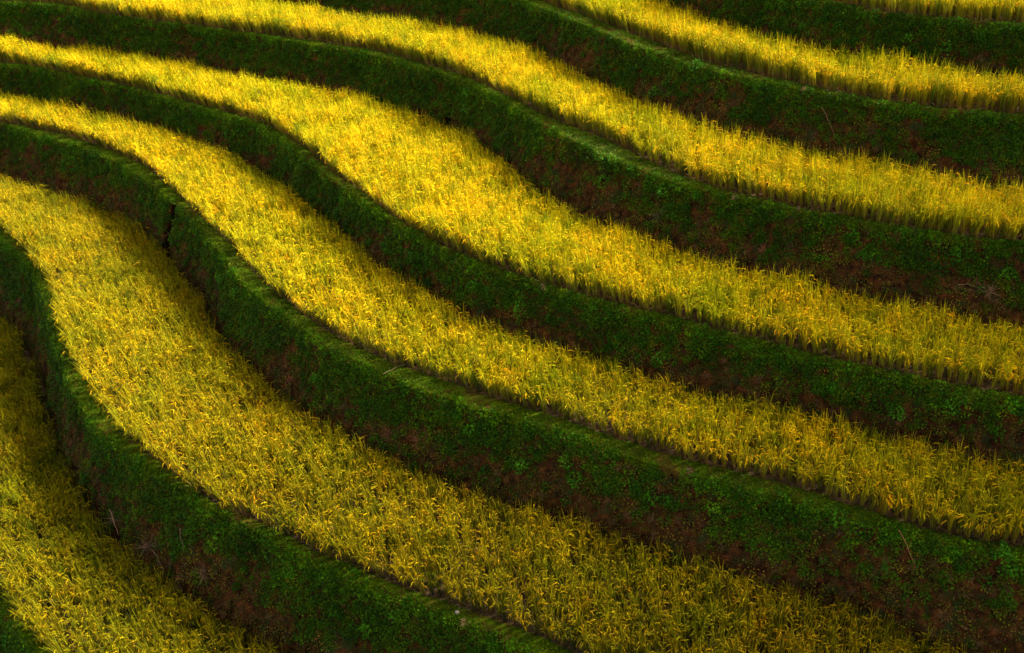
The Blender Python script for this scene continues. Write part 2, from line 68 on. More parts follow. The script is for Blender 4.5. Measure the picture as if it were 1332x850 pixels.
(11.12,'-24.87,50.79,0.40,0.81 -24.48,50.74,0.40,0.81 -24.08,50.69,0.40,0.81 -23.68,50.63,0.40,0.81 -23.29,50.58,0.40,0.81 -22.89,50.53,0.40,0.81 -22.49,50.47,0.40,0.81 -22.10,50.42,0.40,0.81 -21.70,50.37,0.40,0.81 -21.30,50.32,0.40,0.81 -20.91,50.26,0.40,0.81 -20.51,50.21,0.40,0.81 -20.11,50.16,0.40,0.81 -19.71,50.10,0.40,0.81 -19.32,50.05,0.40,0.81 -18.92,50.00,0.40,0.81 -18.52,49.95,0.40,0.81 -18.13,49.90,0.40,0.81 -17.73,49.85,0.40,0.81 -17.33,49.80,0.40,0.81 -16.94,49.74,0.40,0.81 -16.54,49.67,0.40,0.81 -16.15,49.58,0.40,0.81 -15.77,49.48,0.40,0.81 -15.39,49.35,0.40,0.81 -15.02,49.20,0.40,0.81 -14.66,49.02,0.40,0.81 -14.32,48.82,0.40,0.81 -13.99,48.59,0.40,0.81 -13.66,48.36,0.40,0.81 -13.33,48.14,0.40,0.81 -12.98,47.94,0.40,0.81 -12.63,47.75,0.40,0.81 -12.27,47.58,0.40,0.81 -11.91,47.41,0.40,0.81 -11.54,47.25,0.40,0.81 -11.18,47.08,0.40,0.81 -10.81,46.92,0.40,0.81 -10.45,46.75,0.40,0.81 -10.08,46.59,0.40,0.81 -9.71,46.43,0.40,0.81 -9.35,46.26,0.40,0.81 -8.98,46.10,0.40,0.81 -8.62,45.93,0.40,0.81 -8.26,45.77,0.40,0.81 -7.89,45.60,0.40,0.81 -7.53,45.43,0.40,0.81 -7.16,45.26,0.40,0.81 -6.80,45.10,0.40,0.81 -6.44,44.93,0.40,0.81 -6.08,44.76,0.40,0.81 -5.71,44.59,0.40,0.81 -5.35,44.42,0.40,0.81 -4.99,44.24,0.40,0.81 -4.63,44.07,0.40,0.81 -4.27,43.89,0.40,0.81 -3.91,43.72,0.40,0.81 -3.55,43.55,0.40,0.81 -3.19,43.37,0.40,0.81 -2.83,43.20,0.40,0.81 -2.47,43.03,0.40,0.80 -2.11,42.85,0.40,0.80 -1.75,42.67,0.40,0.80 -1.40,42.47,0.40,0.80 -1.06,42.27,0.40,0.80 -0.73,42.04,0.40,0.80 -0.40,41.81,0.40,0.80 -0.09,41.56,0.40,0.80 0.23,41.31,0.40,0.80 0.53,41.06,0.40,0.80 0.83,40.79,0.40,0.80 1.13,40.53,0.40,0.80 1.43,40.26,0.40,0.80 1.72,39.98,0.40,0.80 2.00,39.70,0.40,0.80 2.27,39.41,0.40,0.79 2.52,39.09,0.40,0.79 2.74,38.76,0.40,0.79 2.96,38.42,0.40,0.78 3.17,38.08,0.40,0.78 3.37,37.74,0.40,0.77 3.58,37.40,0.40,0.76 3.78,37.05,0.40,0.76 3.98,36.71,0.40,0.74 4.18,36.36,0.40,0.73 4.38,36.01,0.40,0.71 4.57,35.66,0.40,0.69 4.76,35.31,0.40,0.67 4.96,34.96,0.40,0.64 5.15,34.61,0.39,0.60 5.35,34.26,0.39,0.56 5.55,33.91,0.39,0.52 5.75,33.57,0.39,0.52 5.95,33.22,0.39,0.52 6.16,32.88,0.39,0.52 6.37,32.54,0.38,0.52 6.59,32.20,0.38,0.52 6.82,31.87,0.37,0.52 7.05,31.55,0.37,0.52 7.30,31.24,0.36,0.52 7.57,30.94,0.35,0.58 7.85,30.66,0.34,0.70 8.15,30.39,0.33,0.83 8.45,30.13,0.31,0.92 8.75,29.87,0.30,0.95 9.04,29.59,0.28,0.93 9.31,29.30,0.25,0.89 9.59,29.01,0.23,0.86 9.87,28.72,0.21,0.86 10.16,28.45,0.19,0.88 10.47,28.20,0.18,0.87 10.80,27.97,0.18,0.80 11.14,27.77,0.18,0.74 11.50,27.59,0.18,0.73 11.86,27.43,0.19,0.77 12.24,27.28,0.22,0.83 12.61,27.14,0.26,0.91 12.99,27.00,0.29,0.99 13.36,26.85,0.31,1.04 13.73,26.71,0.34,1.07 14.11,26.56,0.36,1.05 14.48,26.42,0.37,1.02 14.85,26.28,0.37,0.98 15.23,26.13,0.38,0.95 15.60,25.99,0.38,0.92 15.97,25.85,0.39,0.90 16.35,25.70,0.39,0.88 16.72,25.56,0.39,0.87 17.10,25.42,0.39,0.86 17.47,25.28,0.39,0.85 17.84,25.13,0.39,0.84 18.22,24.99,0.40,0.83 18.59,24.85,0.40,0.83 18.97,24.70,0.40,0.82 19.34,24.56,0.40,0.82 19.71,24.42,0.40,0.82 20.09,24.27,0.40,0.82 20.46,24.13,0.40,0.81'),
(12.82,'-24.29,55.15,0.40,0.85 -23.90,55.10,0.40,0.85 -23.50,55.05,0.40,0.85 -23.10,54.99,0.40,0.85 -22.71,54.94,0.40,0.85 -22.31,54.89,0.40,0.85 -21.91,54.84,0.40,0.85 -21.52,54.78,0.40,0.85 -21.12,54.73,0.40,0.85 -20.72,54.68,0.40,0.85 -20.33,54.63,0.40,0.85 -19.93,54.57,0.40,0.85 -19.54,54.52,0.40,0.85 -19.14,54.47,0.40,0.85 -18.74,54.41,0.40,0.85 -18.35,54.36,0.40,0.85 -17.95,54.31,0.40,0.85 -17.55,54.26,0.40,0.85 -17.16,54.20,0.40,0.85 -16.76,54.14,0.40,0.85 -16.37,54.07,0.40,0.85 -15.98,54.00,0.40,0.85 -15.59,53.91,0.40,0.85 -15.20,53.82,0.40,0.85 -14.81,53.71,0.40,0.85 -14.43,53.59,0.40,0.85 -14.05,53.46,0.40,0.85 -13.68,53.32,0.40,0.85 -13.31,53.16,0.40,0.85 -12.95,53.00,0.40,0.85 -12.59,52.82,0.40,0.85 -12.24,52.63,0.40,0.85 -11.89,52.43,0.40,0.85 -11.55,52.23,0.40,0.85 -11.20,52.03,0.40,0.85 -10.86,51.83,0.40,0.85 -10.50,51.64,0.40,0.85 -10.15,51.46,0.40,0.85 -9.79,51.29,0.40,0.85 -9.42,51.12,0.40,0.85 -9.06,50.96,0.40,0.85 -8.69,50.79,0.40,0.85 -8.33,50.63,0.40,0.85 -7.96,50.46,0.40,0.85 -7.60,50.30,0.40,0.85 -7.24,50.13,0.40,0.85 -6.87,49.97,0.40,0.85 -6.51,49.80,0.40,0.85 -6.14,49.64,0.40,0.85 -5.78,49.47,0.40,0.85 -5.42,49.30,0.40,0.85 -5.06,49.13,0.40,0.85 -4.69,48.97,0.40,0.85 -4.33,48.80,0.40,0.85 -3.97,48.63,0.40,0.85 -3.61,48.45,0.40,0.85 -3.25,48.28,0.40,0.85 -2.89,48.11,0.40,0.85 -2.53,47.94,0.40,0.85 -2.16,47.76,0.40,0.85 -1.80,47.59,0.40,0.85 -1.45,47.42,0.40,0.85 -1.09,47.24,0.40,0.85 -0.73,47.06,0.40,0.85 -0.37,46.88,0.40,0.85 -0.02,46.70,0.40,0.85 0.33,46.50,0.40,0.85 0.68,46.31,0.40,0.85 1.02,46.10,0.40,0.85 1.36,45.89,0.40,0.85 1.70,45.67,0.40,0.85 2.02,45.44,0.40,0.85 2.35,45.20,0.40,0.85 2.66,44.96,0.40,0.85 2.98,44.71,0.40,0.85 3.29,44.46,0.40,0.85 3.59,44.20,0.40,0.85 3.89,43.94,0.40,0.85 4.19,43.67,0.40,0.85 4.48,43.39,0.40,0.85 4.76,43.11,0.40,0.85 5.04,42.82,0.40,0.85 5.30,42.52,0.40,0.85 5.57,42.22,0.40,0.85 5.82,41.91,0.40,0.85 6.06,41.60,0.40,0.85 6.30,41.27,0.40,0.85 6.53,40.95,0.40,0.85 6.75,40.61,0.40,0.85 6.97,40.28,0.40,0.85 7.18,39.94,0.40,0.85 7.38,39.59,0.40,0.85 7.58,39.25,0.40,0.85 7.79,38.90,0.40,0.85 7.98,38.56,0.40,0.85 8.18,38.21,0.40,0.85 8.38,37.86,0.40,0.85 8.57,37.51,0.40,0.85 8.77,37.16,0.40,0.85 8.96,36.81,0.40,0.85 9.16,36.47,0.40,0.85 9.36,36.12,0.40,0.85 9.56,35.78,0.40,0.85 9.77,35.43,0.40,0.85 9.98,35.09,0.40,0.85 10.20,34.76,0.40,0.85 10.43,34.44,0.40,0.85 10.68,34.12,0.40,0.85 10.95,33.83,0.40,0.85 11.23,33.55,0.40,0.85 11.52,33.27,0.40,0.85 11.81,33.00,0.40,0.85 12.10,32.72,0.40,0.85 12.39,32.44,0.40,0.85 12.67,32.16,0.40,0.85 12.97,31.90,0.40,0.85 13.30,31.67,0.40,0.85 13.65,31.48,0.40,0.85 14.01,31.32,0.40,0.85 14.38,31.17,0.40,0.85 14.75,31.03,0.40,0.85 15.13,30.89,0.40,0.85 15.50,30.74,0.40,0.85 15.87,30.60,0.40,0.85 16.25,30.46,0.40,0.85 16.62,30.31,0.40,0.85 16.99,30.17,0.40,0.85 17.37,30.03,0.40,0.85 17.74,29.88,0.40,0.85 18.11,29.74,0.40,0.85 18.49,29.60,0.40,0.85 18.86,29.45,0.40,0.85 19.23,29.31,0.40,0.85 19.61,29.17,0.40,0.85 19.98,29.03,0.40,0.85 20.35,28.88,0.40,0.85 20.73,28.74,0.40,0.85 21.10,28.60,0.40,0.85 21.47,28.45,0.40,0.85 21.85,28.31,0.40,0.85'),
(14.52,'-23.71,59.51,0.40,0.85 -23.31,59.46,0.40,0.85 -22.92,59.41,0.40,0.85 -22.52,59.36,0.40,0.85 -22.13,59.30,0.40,0.85 -21.73,59.25,0.40,0.85 -21.33,59.20,0.40,0.85 -20.94,59.15,0.40,0.85 -20.54,59.09,0.40,0.85 -20.15,59.04,0.40,0.85 -19.75,58.99,0.40,0.85 -19.35,58.93,0.40,0.85 -18.96,58.88,0.40,0.85 -18.56,58.83,0.40,0.85 -18.16,58.78,0.40,0.85 -17.77,58.72,0.40,0.85 -17.37,58.67,0.40,0.85 -16.98,58.61,0.40,0.85 -16.58,58.55,0.40,0.85 -16.19,58.49,0.40,0.85 -15.79,58.42,0.40,0.85 -15.40,58.34,0.40,0.85 -15.01,58.26,0.40,0.85 -14.62,58.17,0.40,0.85 -14.23,58.08,0.40,0.85 -13.85,57.97,0.40,0.85 -13.46,57.86,0.40,0.85 -13.08,57.74,0.40,0.85 -12.71,57.61,0.40,0.85 -12.33,57.47,0.40,0.85 -11.96,57.33,0.40,0.85 -11.59,57.17,0.40,0.85 -11.23,57.01,0.40,0.85 -10.86,56.84,0.40,0.85 -10.51,56.66,0.40,0.85 -10.15,56.48,0.40,0.85 -9.80,56.29,0.40,0.85 -9.45,56.10,0.40,0.85 -9.10,55.90,0.40,0.85 -8.75,55.71,0.40,0.85 -8.40,55.52,0.40,0.85 -8.04,55.34,0.40,0.85 -7.68,55.17,0.40,0.85 -7.32,55.00,0.40,0.85 -6.95,54.84,0.40,0.85 -6.59,54.67,0.40,0.85 -6.23,54.51,0.40,0.85 -5.86,54.34,0.40,0.85 -5.50,54.18,0.40,0.85 -5.13,54.01,0.40,0.85 -4.77,53.85,0.40,0.85 -4.41,53.68,0.40,0.85 -4.04,53.51,0.40,0.85 -3.68,53.35,0.40,0.85 -3.32,53.18,0.40,0.85 -2.96,53.01,0.40,0.85 -2.59,52.84,0.40,0.85 -2.23,52.67,0.40,0.85 -1.87,52.50,0.40,0.85 -1.51,52.33,0.40,0.85 -1.15,52.16,0.40,0.85 -0.79,51.98,0.40,0.85 -0.43,51.81,0.40,0.85 -0.07,51.64,0.40,0.85 0.29,51.46,0.40,0.85 0.65,51.28,0.40,0.85 1.01,51.11,0.40,0.85 1.36,50.92,0.40,0.85 1.72,50.74,0.40,0.85 2.07,50.55,0.40,0.85 2.42,50.36,0.40,0.85 2.77,50.16,0.40,0.85 3.11,49.96,0.40,0.85 3.45,49.75,0.40,0.85 3.79,49.53,0.40,0.85 4.12,49.31,0.40,0.85 4.45,49.08,0.40,0.85 4.77,48.85,0.40,0.85 5.09,48.61,0.40,0.85 5.41,48.37,0.40,0.85 5.73,48.12,0.40,0.85 6.03,47.87,0.40,0.85 6.34,47.61,0.40,0.85 6.64,47.35,0.40,0.85 6.94,47.08,0.40,0.85 7.23,46.81,0.40,0.85 7.52,46.53,0.40,0.85 7.80,46.25,0.40,0.85 8.08,45.96,0.40,0.85 8.35,45.67,0.40,0.85 8.62,45.37,0.40,0.85 8.88,45.07,0.40,0.85 9.13,44.76,0.40,0.85 9.38,44.45,0.40,0.85 9.62,44.13,0.40,0.85 9.86,43.81,0.40,0.85 10.09,43.49,0.40,0.85 10.32,43.16,0.40,0.85 10.54,42.82,0.40,0.85 10.75,42.49,0.40,0.85 10.97,42.15,0.40,0.85 11.17,41.81,0.40,0.85 11.38,41.46,0.40,0.85 11.58,41.12,0.40,0.85 11.78,40.77,0.40,0.85 11.98,40.43,0.40,0.85 12.18,40.08,0.40,0.85 12.37,39.73,0.40,0.85 12.57,39.38,0.40,0.85 12.77,39.04,0.40,0.85 12.96,38.69,0.40,0.85 13.17,38.34,0.40,0.85 13.37,38.00,0.40,0.85 13.58,37.66,0.40,0.85 13.81,37.33,0.40,0.85 14.05,37.02,0.40,0.85 14.32,36.72,0.40,0.85 14.59,36.43,0.40,0.85 14.88,36.15,0.40,0.85 15.17,35.88,0.40,0.85 15.47,35.62,0.40,0.85 15.80,35.40,0.40,0.85 16.15,35.22,0.40,0.85 16.52,35.07,0.40,0.85 16.89,34.92,0.40,0.85 17.26,34.78,0.40,0.85 17.64,34.64,0.40,0.85 18.01,34.49,0.40,0.85 18.38,34.35,0.40,0.85 18.75,34.21,0.40,0.85 19.13,34.06,0.40,0.85 19.50,33.92,0.40,0.85 19.87,33.78,0.40,0.85 20.25,33.63,0.40,0.85 20.62,33.49,0.40,0.85 20.99,33.35,0.40,0.85 21.37,33.21,0.40,0.85 21.74,33.06,0.40,0.85 22.11,32.92,0.40,0.85 22.49,32.78,0.40,0.85 22.86,32.64,0.40,0.85 23.23,32.49,0.40,0.85 23.61,32.35,0.40,0.85')]
WEED_SPOTS = [(4, 3.34, 24.96, 0.04),(5, 4.9, 29.1, .1),(4, 10.56, 20.4, 0.16),(4, 8.64, 21.02, 0.32),(4, 8.35, 21.34, 0.16),(4, 11.69, 19.94, 0.28),(4, 4.08, 23.99, 0.16),(4, 2.63, 25.43, 0.28),(4, 4.9, 23.41, 0.08),(5, 5.55, 28.38, -0.04),(5, 4.68, 28.96, 0.28),(5, 1.83, 33.8, 0.32),(5, 6.95, 26.95, 0.08),(5, 4.34, 28.97, 0.6),(6, 8.23, 30.18, 0.12),(6, 9.57, 28.69, 0.28),(6, 11.22, 27.5, 0.28),(6, 12.93, 26.85, 0.16),(6, 12.11, 26.97, 0.4),(4, -20.52, 43.41, 0.16),(4, -19.64, 42.63, 0.44),(4, -7.29, 36.96, 0.2),(4, -2.86, 33.69, 0.2),(4, -1.44, 32.31, 0.12),(4, -1.49, 32.03, 0.36),(4, -2.7, 33.0, 0.5),(3, -17.09, 38.73, 0.04),(3, -12.93, 35.97, 0.28),(3, -10.51, 34.21, 0.36),(3, -5.19, 27.63, 0.16),(3, -5.43, 27.71, 0.44),(3, -2.69, 24.23, 0.28),(3, -3.69, 25.24, 0.44),(3, -0.96, 22.52, 0.28),(3, 0.3, 21.5, 0.36),(3, 2.56, 20.15, 0.44),(3, 3.58, 19.5, 0.52),(3, 7.25, 17.87, 0.28),(3, 7.8, 17.61, 0.28),(3, 8.5, 17.19, 0.4),(3, 9.49, 16.96, 0.2),(3, 10.65, 16.63, 0.08),(2, -12.0, 30.68, 0.12),(2, -10.99, 29.19, 0.28),(2, -8.02, 24.68, 0.16),(2, -8.81, 25.85, 0.24),(2, -5.01, 20.87, 0.36),(2, -1.24, 18.48, 0.12),(2, -0.91, 18.23, 0.2),(2, 0.25, 17.44, 0.4),(2, 1.22, 17.15, 0.24),(2, 1.51, 16.85, 0.36),(2, 3.15, 16.07, 0.28),(2, 3.34, 15.99, 0.28),(2, 6.77, 14.84, 0.04),(2, 8.76, 13.89, 0.04),(2, 9.55, 13.73, 0.0),(2, 9.7, 13.54, 0.12),(2, 4.28, 15.62, 0.24),(1, -15.08, 26.66, 0.24),(1, -13.32, 23.52, 0.24),(1, -10.96, 20.28, 0.12),(1, -7.84, 17.12, 0.4),(1, -6.9, 16.68, 0.24),(1, -3.45, 15.06, -0.08),(1, -3.83, 14.76, 0.32),(1, -2.48, 14.32, 0.16),(1, -3.13, 14.36, 0.36),(1, -0.32, 13.3, 0.08),(1, -4.96, 15.64, 0.16),(0, -11.77, 15.56, 0.16)
]

# ------------------------------------------------------------ terrace geometry
def smooth(p, w):
    for _ in range(w):
        q = p.copy(); q[1:-1] = .25*p[:-2]+.5*p[1:-1]+.25*p[2:]; p = q
    return p
def normals(p, w=10):
    t = np.gradient(smooth(p, w), axis=0); t /= np.hypot(*t.T)[:, None]
    return np.c_[t[:, 1], -t[:, 0]]
def dense(a, step):
    d = np.r_[0, np.cumsum(np.hypot(*np.diff(a[:, :2], axis=0).T))]
    n = int(d[-1]/step)+1; t = np.linspace(0, d[-1], n)
    return np.stack([np.interp(t, d, a[:, j]) for j in range(a.shape[1])], 1)
T = []
for z, s in TERRACES:
    a = dense(np.array([[float(v) for v in q.split(',')] for q in s.split()]), .09)
    c = smooth(a[:, :2], 6); n = normals(c, 25)
    bund = c - n*a[:, 2:3]; toe = c + n*a[:, 3:4]
    T.append(dict(z=z, c=c, n=n, bw=a[:, 2], run=a[:, 3], front=bund, toe=toe))
NT = len(T)
LOWZ = -2.0
def zbelow(k): return T[k-1]['z'] if k else LOWZ

def project(p):
    q = np.asarray(p, float) - CAM; s, c = math.sin(PITCH), math.cos(PITCH)
    dep = q[:, 1]*c - q[:, 2]*s; up = q[:, 1]*s + q[:, 2]*c
    return 666 + FPX*q[:, 0]/dep, 425 - FPX*up/dep, dep
def inview(p, mx=170, my=140):
    x, y, d = project(p)
    return (d > 1) & (x > -mx) & (x < 1332+mx) & (y > -my) & (y < 850+my)

# ------------------------------------------------------------ helpers
def link(o): COL.objects.link(o); return o
def tag(o, label=None, cat=None, group=None, kind=None):
    if label: o['label'] = label
    if cat: o['category'] = cat
    if group: o['group'] = group
    if kind: o['kind'] = kind
    return o
def mesh_obj(name, verts, faces, mats, parent=None, fmat=None, smooth_=True, col=None, do_link=True):
    me = bpy.data.meshes.new(name)
    me.from_pydata([tuple(v) for v in verts], [], [tuple(f) for f in faces])
    for m in (mats if isinstance(mats, (list, tuple)) else [mats]): me.materials.append(m)
    if fmat is not None: me.polygons.foreach_set('material_index', np.asarray(fmat, np.int32))
    if smooth_: me.polygons.foreach_set('use_smooth', np.ones(len(me.polygons), bool))
    if col is not None:
        ca = me.color_attributes.new('tint', 'FLOAT_COLOR', 'POINT')
        ca.data.foreach_set('color', np.c_[np.asarray(col), np.ones(len(col))].astype(np.float32).ravel())
    me.update()
    o = bpy.data.objects.new(name, me)
    if do_link: link(o)
    if parent: o.parent = parent
    return o
def empty(name, loc=(0, 0, 0)):
    o = bpy.data.objects.new(name, None); link(o); o.location = loc; o.empty_display_size = .3
    return o

# ------------------------------------------------------------ materials
def newmat(name):
    m = bpy.data.materials.new(name); m.use_nodes = True
    return m, m.node_tree.nodes, m.node_tree.links
def noise_node(N, L, scale, detail=3, rough=.55):
    g = N.new('ShaderNodeNewGeometry'); n = N.new('ShaderNodeTexNoise')
    n.inputs['Scale'].default_value = scale; n.inputs['Detail'].default_value = detail; n.inputs['Roughness'].default_value = rough
    L.new(g.outputs['Position'], n.inputs['Vector']); return n.outputs['Fac']
def ramp(N, L, fac, stops):
    r = N.new('ShaderNodeValToRGB'); e = r.color_ramp.elements
    while len(e) < len(stops): e.new(.5)
    for i, (p, c) in enumerate(stops): e[i].position = p; e[i].color = (*c, 1)
    L.new(fac, r.inputs[0]); return r.outputs[0]
def mixc(N, L, mode, fac, a, b):
    m = N.new('ShaderNodeMix'); m.data_type = 'RGBA'; m.blend_type = mode
    for s, v in ((m.inputs['Factor'], fac), (m.inputs[6], a), (m.inputs[7], b)):
        if hasattr(v, 'links') or hasattr(v, 'is_linked'): L.new(v, s)
        elif isinstance(v, tuple): s.default_value = (*v, 1)
        else: s.default_value = v
    return m.outputs[2]
def plant_mat(name, tones, patch_scale, patch, trans=.35, rough=.5, spec=.3, ripe_shade=None):
    """tint attribute x random tone per plant x slow patch tone over the ground"""
    m, N, L = newmat(name)
    at = N.new('ShaderNodeAttribute'); at.attribute_name = 'tint'
    oi = N.new('ShaderNodeObjectInfo')
    t = ramp(N, L, oi.outputs['Random'], tones)
    c = mixc(N, L, 'MULTIPLY', 1.0, at.outputs['Color'], t)
    p = ramp(N, L, noise_node(N, L, patch_scale, 4), patch)
    c = mixc(N, L, 'MULTIPLY', 1.0, c, p)
    if ripe_shade:      # lower terraces greener, and dimmed to paint the fall-off of light into the crop
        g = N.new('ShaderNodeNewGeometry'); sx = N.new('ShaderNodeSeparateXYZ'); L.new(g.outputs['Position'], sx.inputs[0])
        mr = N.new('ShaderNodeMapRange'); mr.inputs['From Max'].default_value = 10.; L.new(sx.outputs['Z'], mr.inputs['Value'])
        c = mixc(N, L, 'MULTIPLY', 1.0, c, ramp(N, L, mr.outputs[0], ripe_shade))
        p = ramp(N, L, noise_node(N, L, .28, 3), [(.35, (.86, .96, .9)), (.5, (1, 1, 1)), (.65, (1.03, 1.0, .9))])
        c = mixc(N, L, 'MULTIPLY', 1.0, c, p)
    b = N['Principled BSDF']; L.new(c, b.inputs['Base Color'])
    b.inputs['Roughness'].default_value = rough; b.inputs['Specular IOR Level'].default_value = spec
    tr = N.new('ShaderNodeBsdfTranslucent'); L.new(c, tr.inputs['Color'])
    mx = N.new('ShaderNodeMixShader'); mx.inputs[0].default_value = trans
    L.new(b.outputs[0], mx.inputs[1]); L.new(tr.outputs[0], mx.inputs[2])
    L.new(mx.outputs[0], N['Material Output'].inputs['Surface'])
    return m
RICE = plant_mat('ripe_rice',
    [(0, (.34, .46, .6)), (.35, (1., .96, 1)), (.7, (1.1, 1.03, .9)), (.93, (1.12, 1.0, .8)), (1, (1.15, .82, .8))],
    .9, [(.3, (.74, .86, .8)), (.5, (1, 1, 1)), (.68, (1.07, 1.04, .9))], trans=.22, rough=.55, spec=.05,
    ripe_shade=[(.0, (.50, .50, .9)), (.12, (.50, .50, .9)), (.2, (.52, .49, .9)), (.25, (.6, .55, .95)), (.4, (.70, .645, 1)), (.46, (.88, .81, 1)), (.58, (1.0, .93, 1)), (1, (1.02, .95, 1))])
LEAF = plant_mat('creeper_leaf',
    [(0, (.6, .75, .7)), (.5, (1, 1, 1)), (.85, (1.3, 1.25, .9)), (1, (1.9, 1.2, .8))],
    .7, [(.3, (.6, .62, .7)), (.52, (1, 1, 1)), (.7, (1.35, 1.25, .8))], trans=.3, rough=.5, spec=.08)
DRY = plant_mat('withered_stems',
    [(0, (.6, .55, .5)), (.6, (1, 1, 1)), (1, (1.5, 1.3, 1.1))],
    1.3, [(.3, (.7, .7, .7)), (.7, (1.2, 1.15, 1.1))], trans=.15, rough=.8, spec=.1)
def soil_mat(name, stops, scale, moss=None, mossfac=(.5, .62), bump=.08):
    m, N, L = newmat(name)
    c = ramp(N, L, noise_node(N, L, scale, 8, .65), stops)
    if moss:
        f = ramp(N, L, noise_node(N, L, 2.6, 6, .6), [(mossfac[0], (0, 0, 0)), (mossfac[1], (1, 1, 1))])
        c = mixc(N, L, 'MIX', f, c, moss)
    b = N['Principled BSDF']; L.new(c, b.inputs['Base Color']); b.inputs['Roughness'].default_value = .95
    b.inputs['Specular IOR Level'].default_value = .05
    bp = N.new('ShaderNodeBump'); bp.inputs['Strength'].default_value = .9; bp.inputs['Distance'].default_value = bump
    L.new(noise_node(N, L, 14, 8, .7), bp.inputs['Height']); L.new(bp.outputs[0], b.inputs['Normal'])
    return m
SOIL = soil_mat('red_brown_soil', [(.36, (.014, .006, .003)), (.5, (.06, .023, .007)), (.62, (.125, .043, .012)), (.76, (.22, .09, .03))], 5.0,
                moss=(.03, .045, .012), mossfac=(.52, .66))
CLEFT_SHADE = soil_mat('cleft_shade_soil', [(.3, (.008, .004, .002)), (.7, (.025, .011, .005))], 5.0)  # soil darkened to paint the shade inside the clefts
BUND = soil_mat('mossy_path_soil', [(.3, (.055, .036, .004)), (.6, (.10, .06, .009)), (.85, (.2, .12, .025))], 5.0,
                moss=(.08, .13, .002), mossfac=(.36, .55), bump=.02)
PADDY = soil_mat('paddy_mud', [(.3, (.06, .035, .018)), (.6, (.12, .075, .035)), (.85, (.24, .16, .08))], 6.0, bump=.02)
HILL = soil_mat('grassy_hillside', [(.3, (.03, .05, .012)), (.6, (.05, .09, .015)), (.85, (.08, .12, .02))], .6, bump=.1)
m, N, L = newmat('pale_stone')
L.new(ramp(N, L, noise_node(N, L, 25, 5), [(.3, (.14, .11, .08)), (.7, (.3, .25, .19))]), N['Principled BSDF'].inputs['Base Color'])
N['Principled BSDF'].inputs['Roughness'].default_value = .9; STONE = m

# ------------------------------------------------------------ ground, paddies, hill
def sheet(name, poly, z, mat):
    P3 = [Vector((x, y, 0)) for x, y in poly]
    tris = tessellate_polygon([P3])
    return tag(mesh_obj(name, [(x, y, z) for x, y in poly], tris, mat, smooth_=False), kind='structure')
# one sheet far below everything, out to the horizon
S = 4000
tag(mesh_obj('ground', [(-S, -S, -4.2), (S, -S, -4.2), (S, S, -4.2), (-S, S, -4.2)], [(0, 1, 2, 3)], HILL), kind='structure')
for k in range(-1, NT):
    if k < 0:
        f = T[0]['c'] + T[0]['n']*16; z = LOWZ
    else:
        f = T[k]['c'] - T[k]['n']*.12; z = T[k]['z']
    b = T[k+1]['c'] - T[k+1]['n']*.3 if k+1 < NT else T[k]['c'] - T[k]['n']*5.5
    sheet('paddy_soil', np.vstack([smooth(f[::4], 3), smooth(b[::-4], 3)]), z-.03, PADDY)
# the slope going on above the last terrace
c = T[-1]['c'][::10]; n = T[-1]['n'][::10]; rows = [(4.2, -.1), (5.2, 1.5), (9, 3.6), (16, 7.5), (30, 15), (70, 38), (160, 80), (400, 150)]
V = []; 
for d, h in rows:
    nn = n*(1-min(1, d/40)) + np.array([-.15, -1.])*min(1, d/40)
    pp = c - nn*d; w = 1+d/25.; ctr = c.mean(0)
    pp[:, 0] = ctr[0] + (pp[:, 0]-ctr[0])*w
    p3 = np.c_[pp, np.full(len(pp), T[-1]['z']+h)]; p3[:, 2] += (fbm(p3*[1, 1, 0], .15)-.5)*h*.25; V.append(p3)
nc = len(c); F = [(r*nc+i, r*nc+i+1, (r+1)*nc+i+1, (r+1)*nc+i) for r in range(len(rows)-1) for i in range(nc-1)]
tag(mesh_obj('hillside', np.vstack(V), F, HILL), kind='structure')

# ------------------------------------------------------------ terrace banks
ORD = ['lowest', 'second', 'third', 'fourth', 'fifth', 'sixth', 'seventh', 'eighth', 'ninth']
BANKLABEL = {
 0: 'small piece of green bank in the bottom left corner, under the lowest rice field',
 1: 'broad dark weedy bank curving from left edge to bottom edge, above smallest left field',
 2: 'tallest earth bank, with a dark vertical cleft at left, ending in bottom right corner',
 3: 'narrow green leafy bank across the middle, with bright creepers along its rim',
 4: 'tall bank of creepers and bare red soil, from top left corner to right edge',
 5: 'olive green weedy bank from top edge middle, second from the top right corner',
 6: 'dark green leafy bank in the top right corner under the uppermost strip of rice',
 7: 'weedy terrace bank above the uppermost rice strip, outside the top of the photo',
 8: 'weedy terrace bank highest on the hillside, outside the top of the photo'}
NOTCH = [(2, -11.7, 30.2, .03, .98, .16, 1.2), (4, -2.25, 32.6, .4, .95, .085, .3)]
FACE_T = np.linspace(0, 1, 25)
BANKS = []
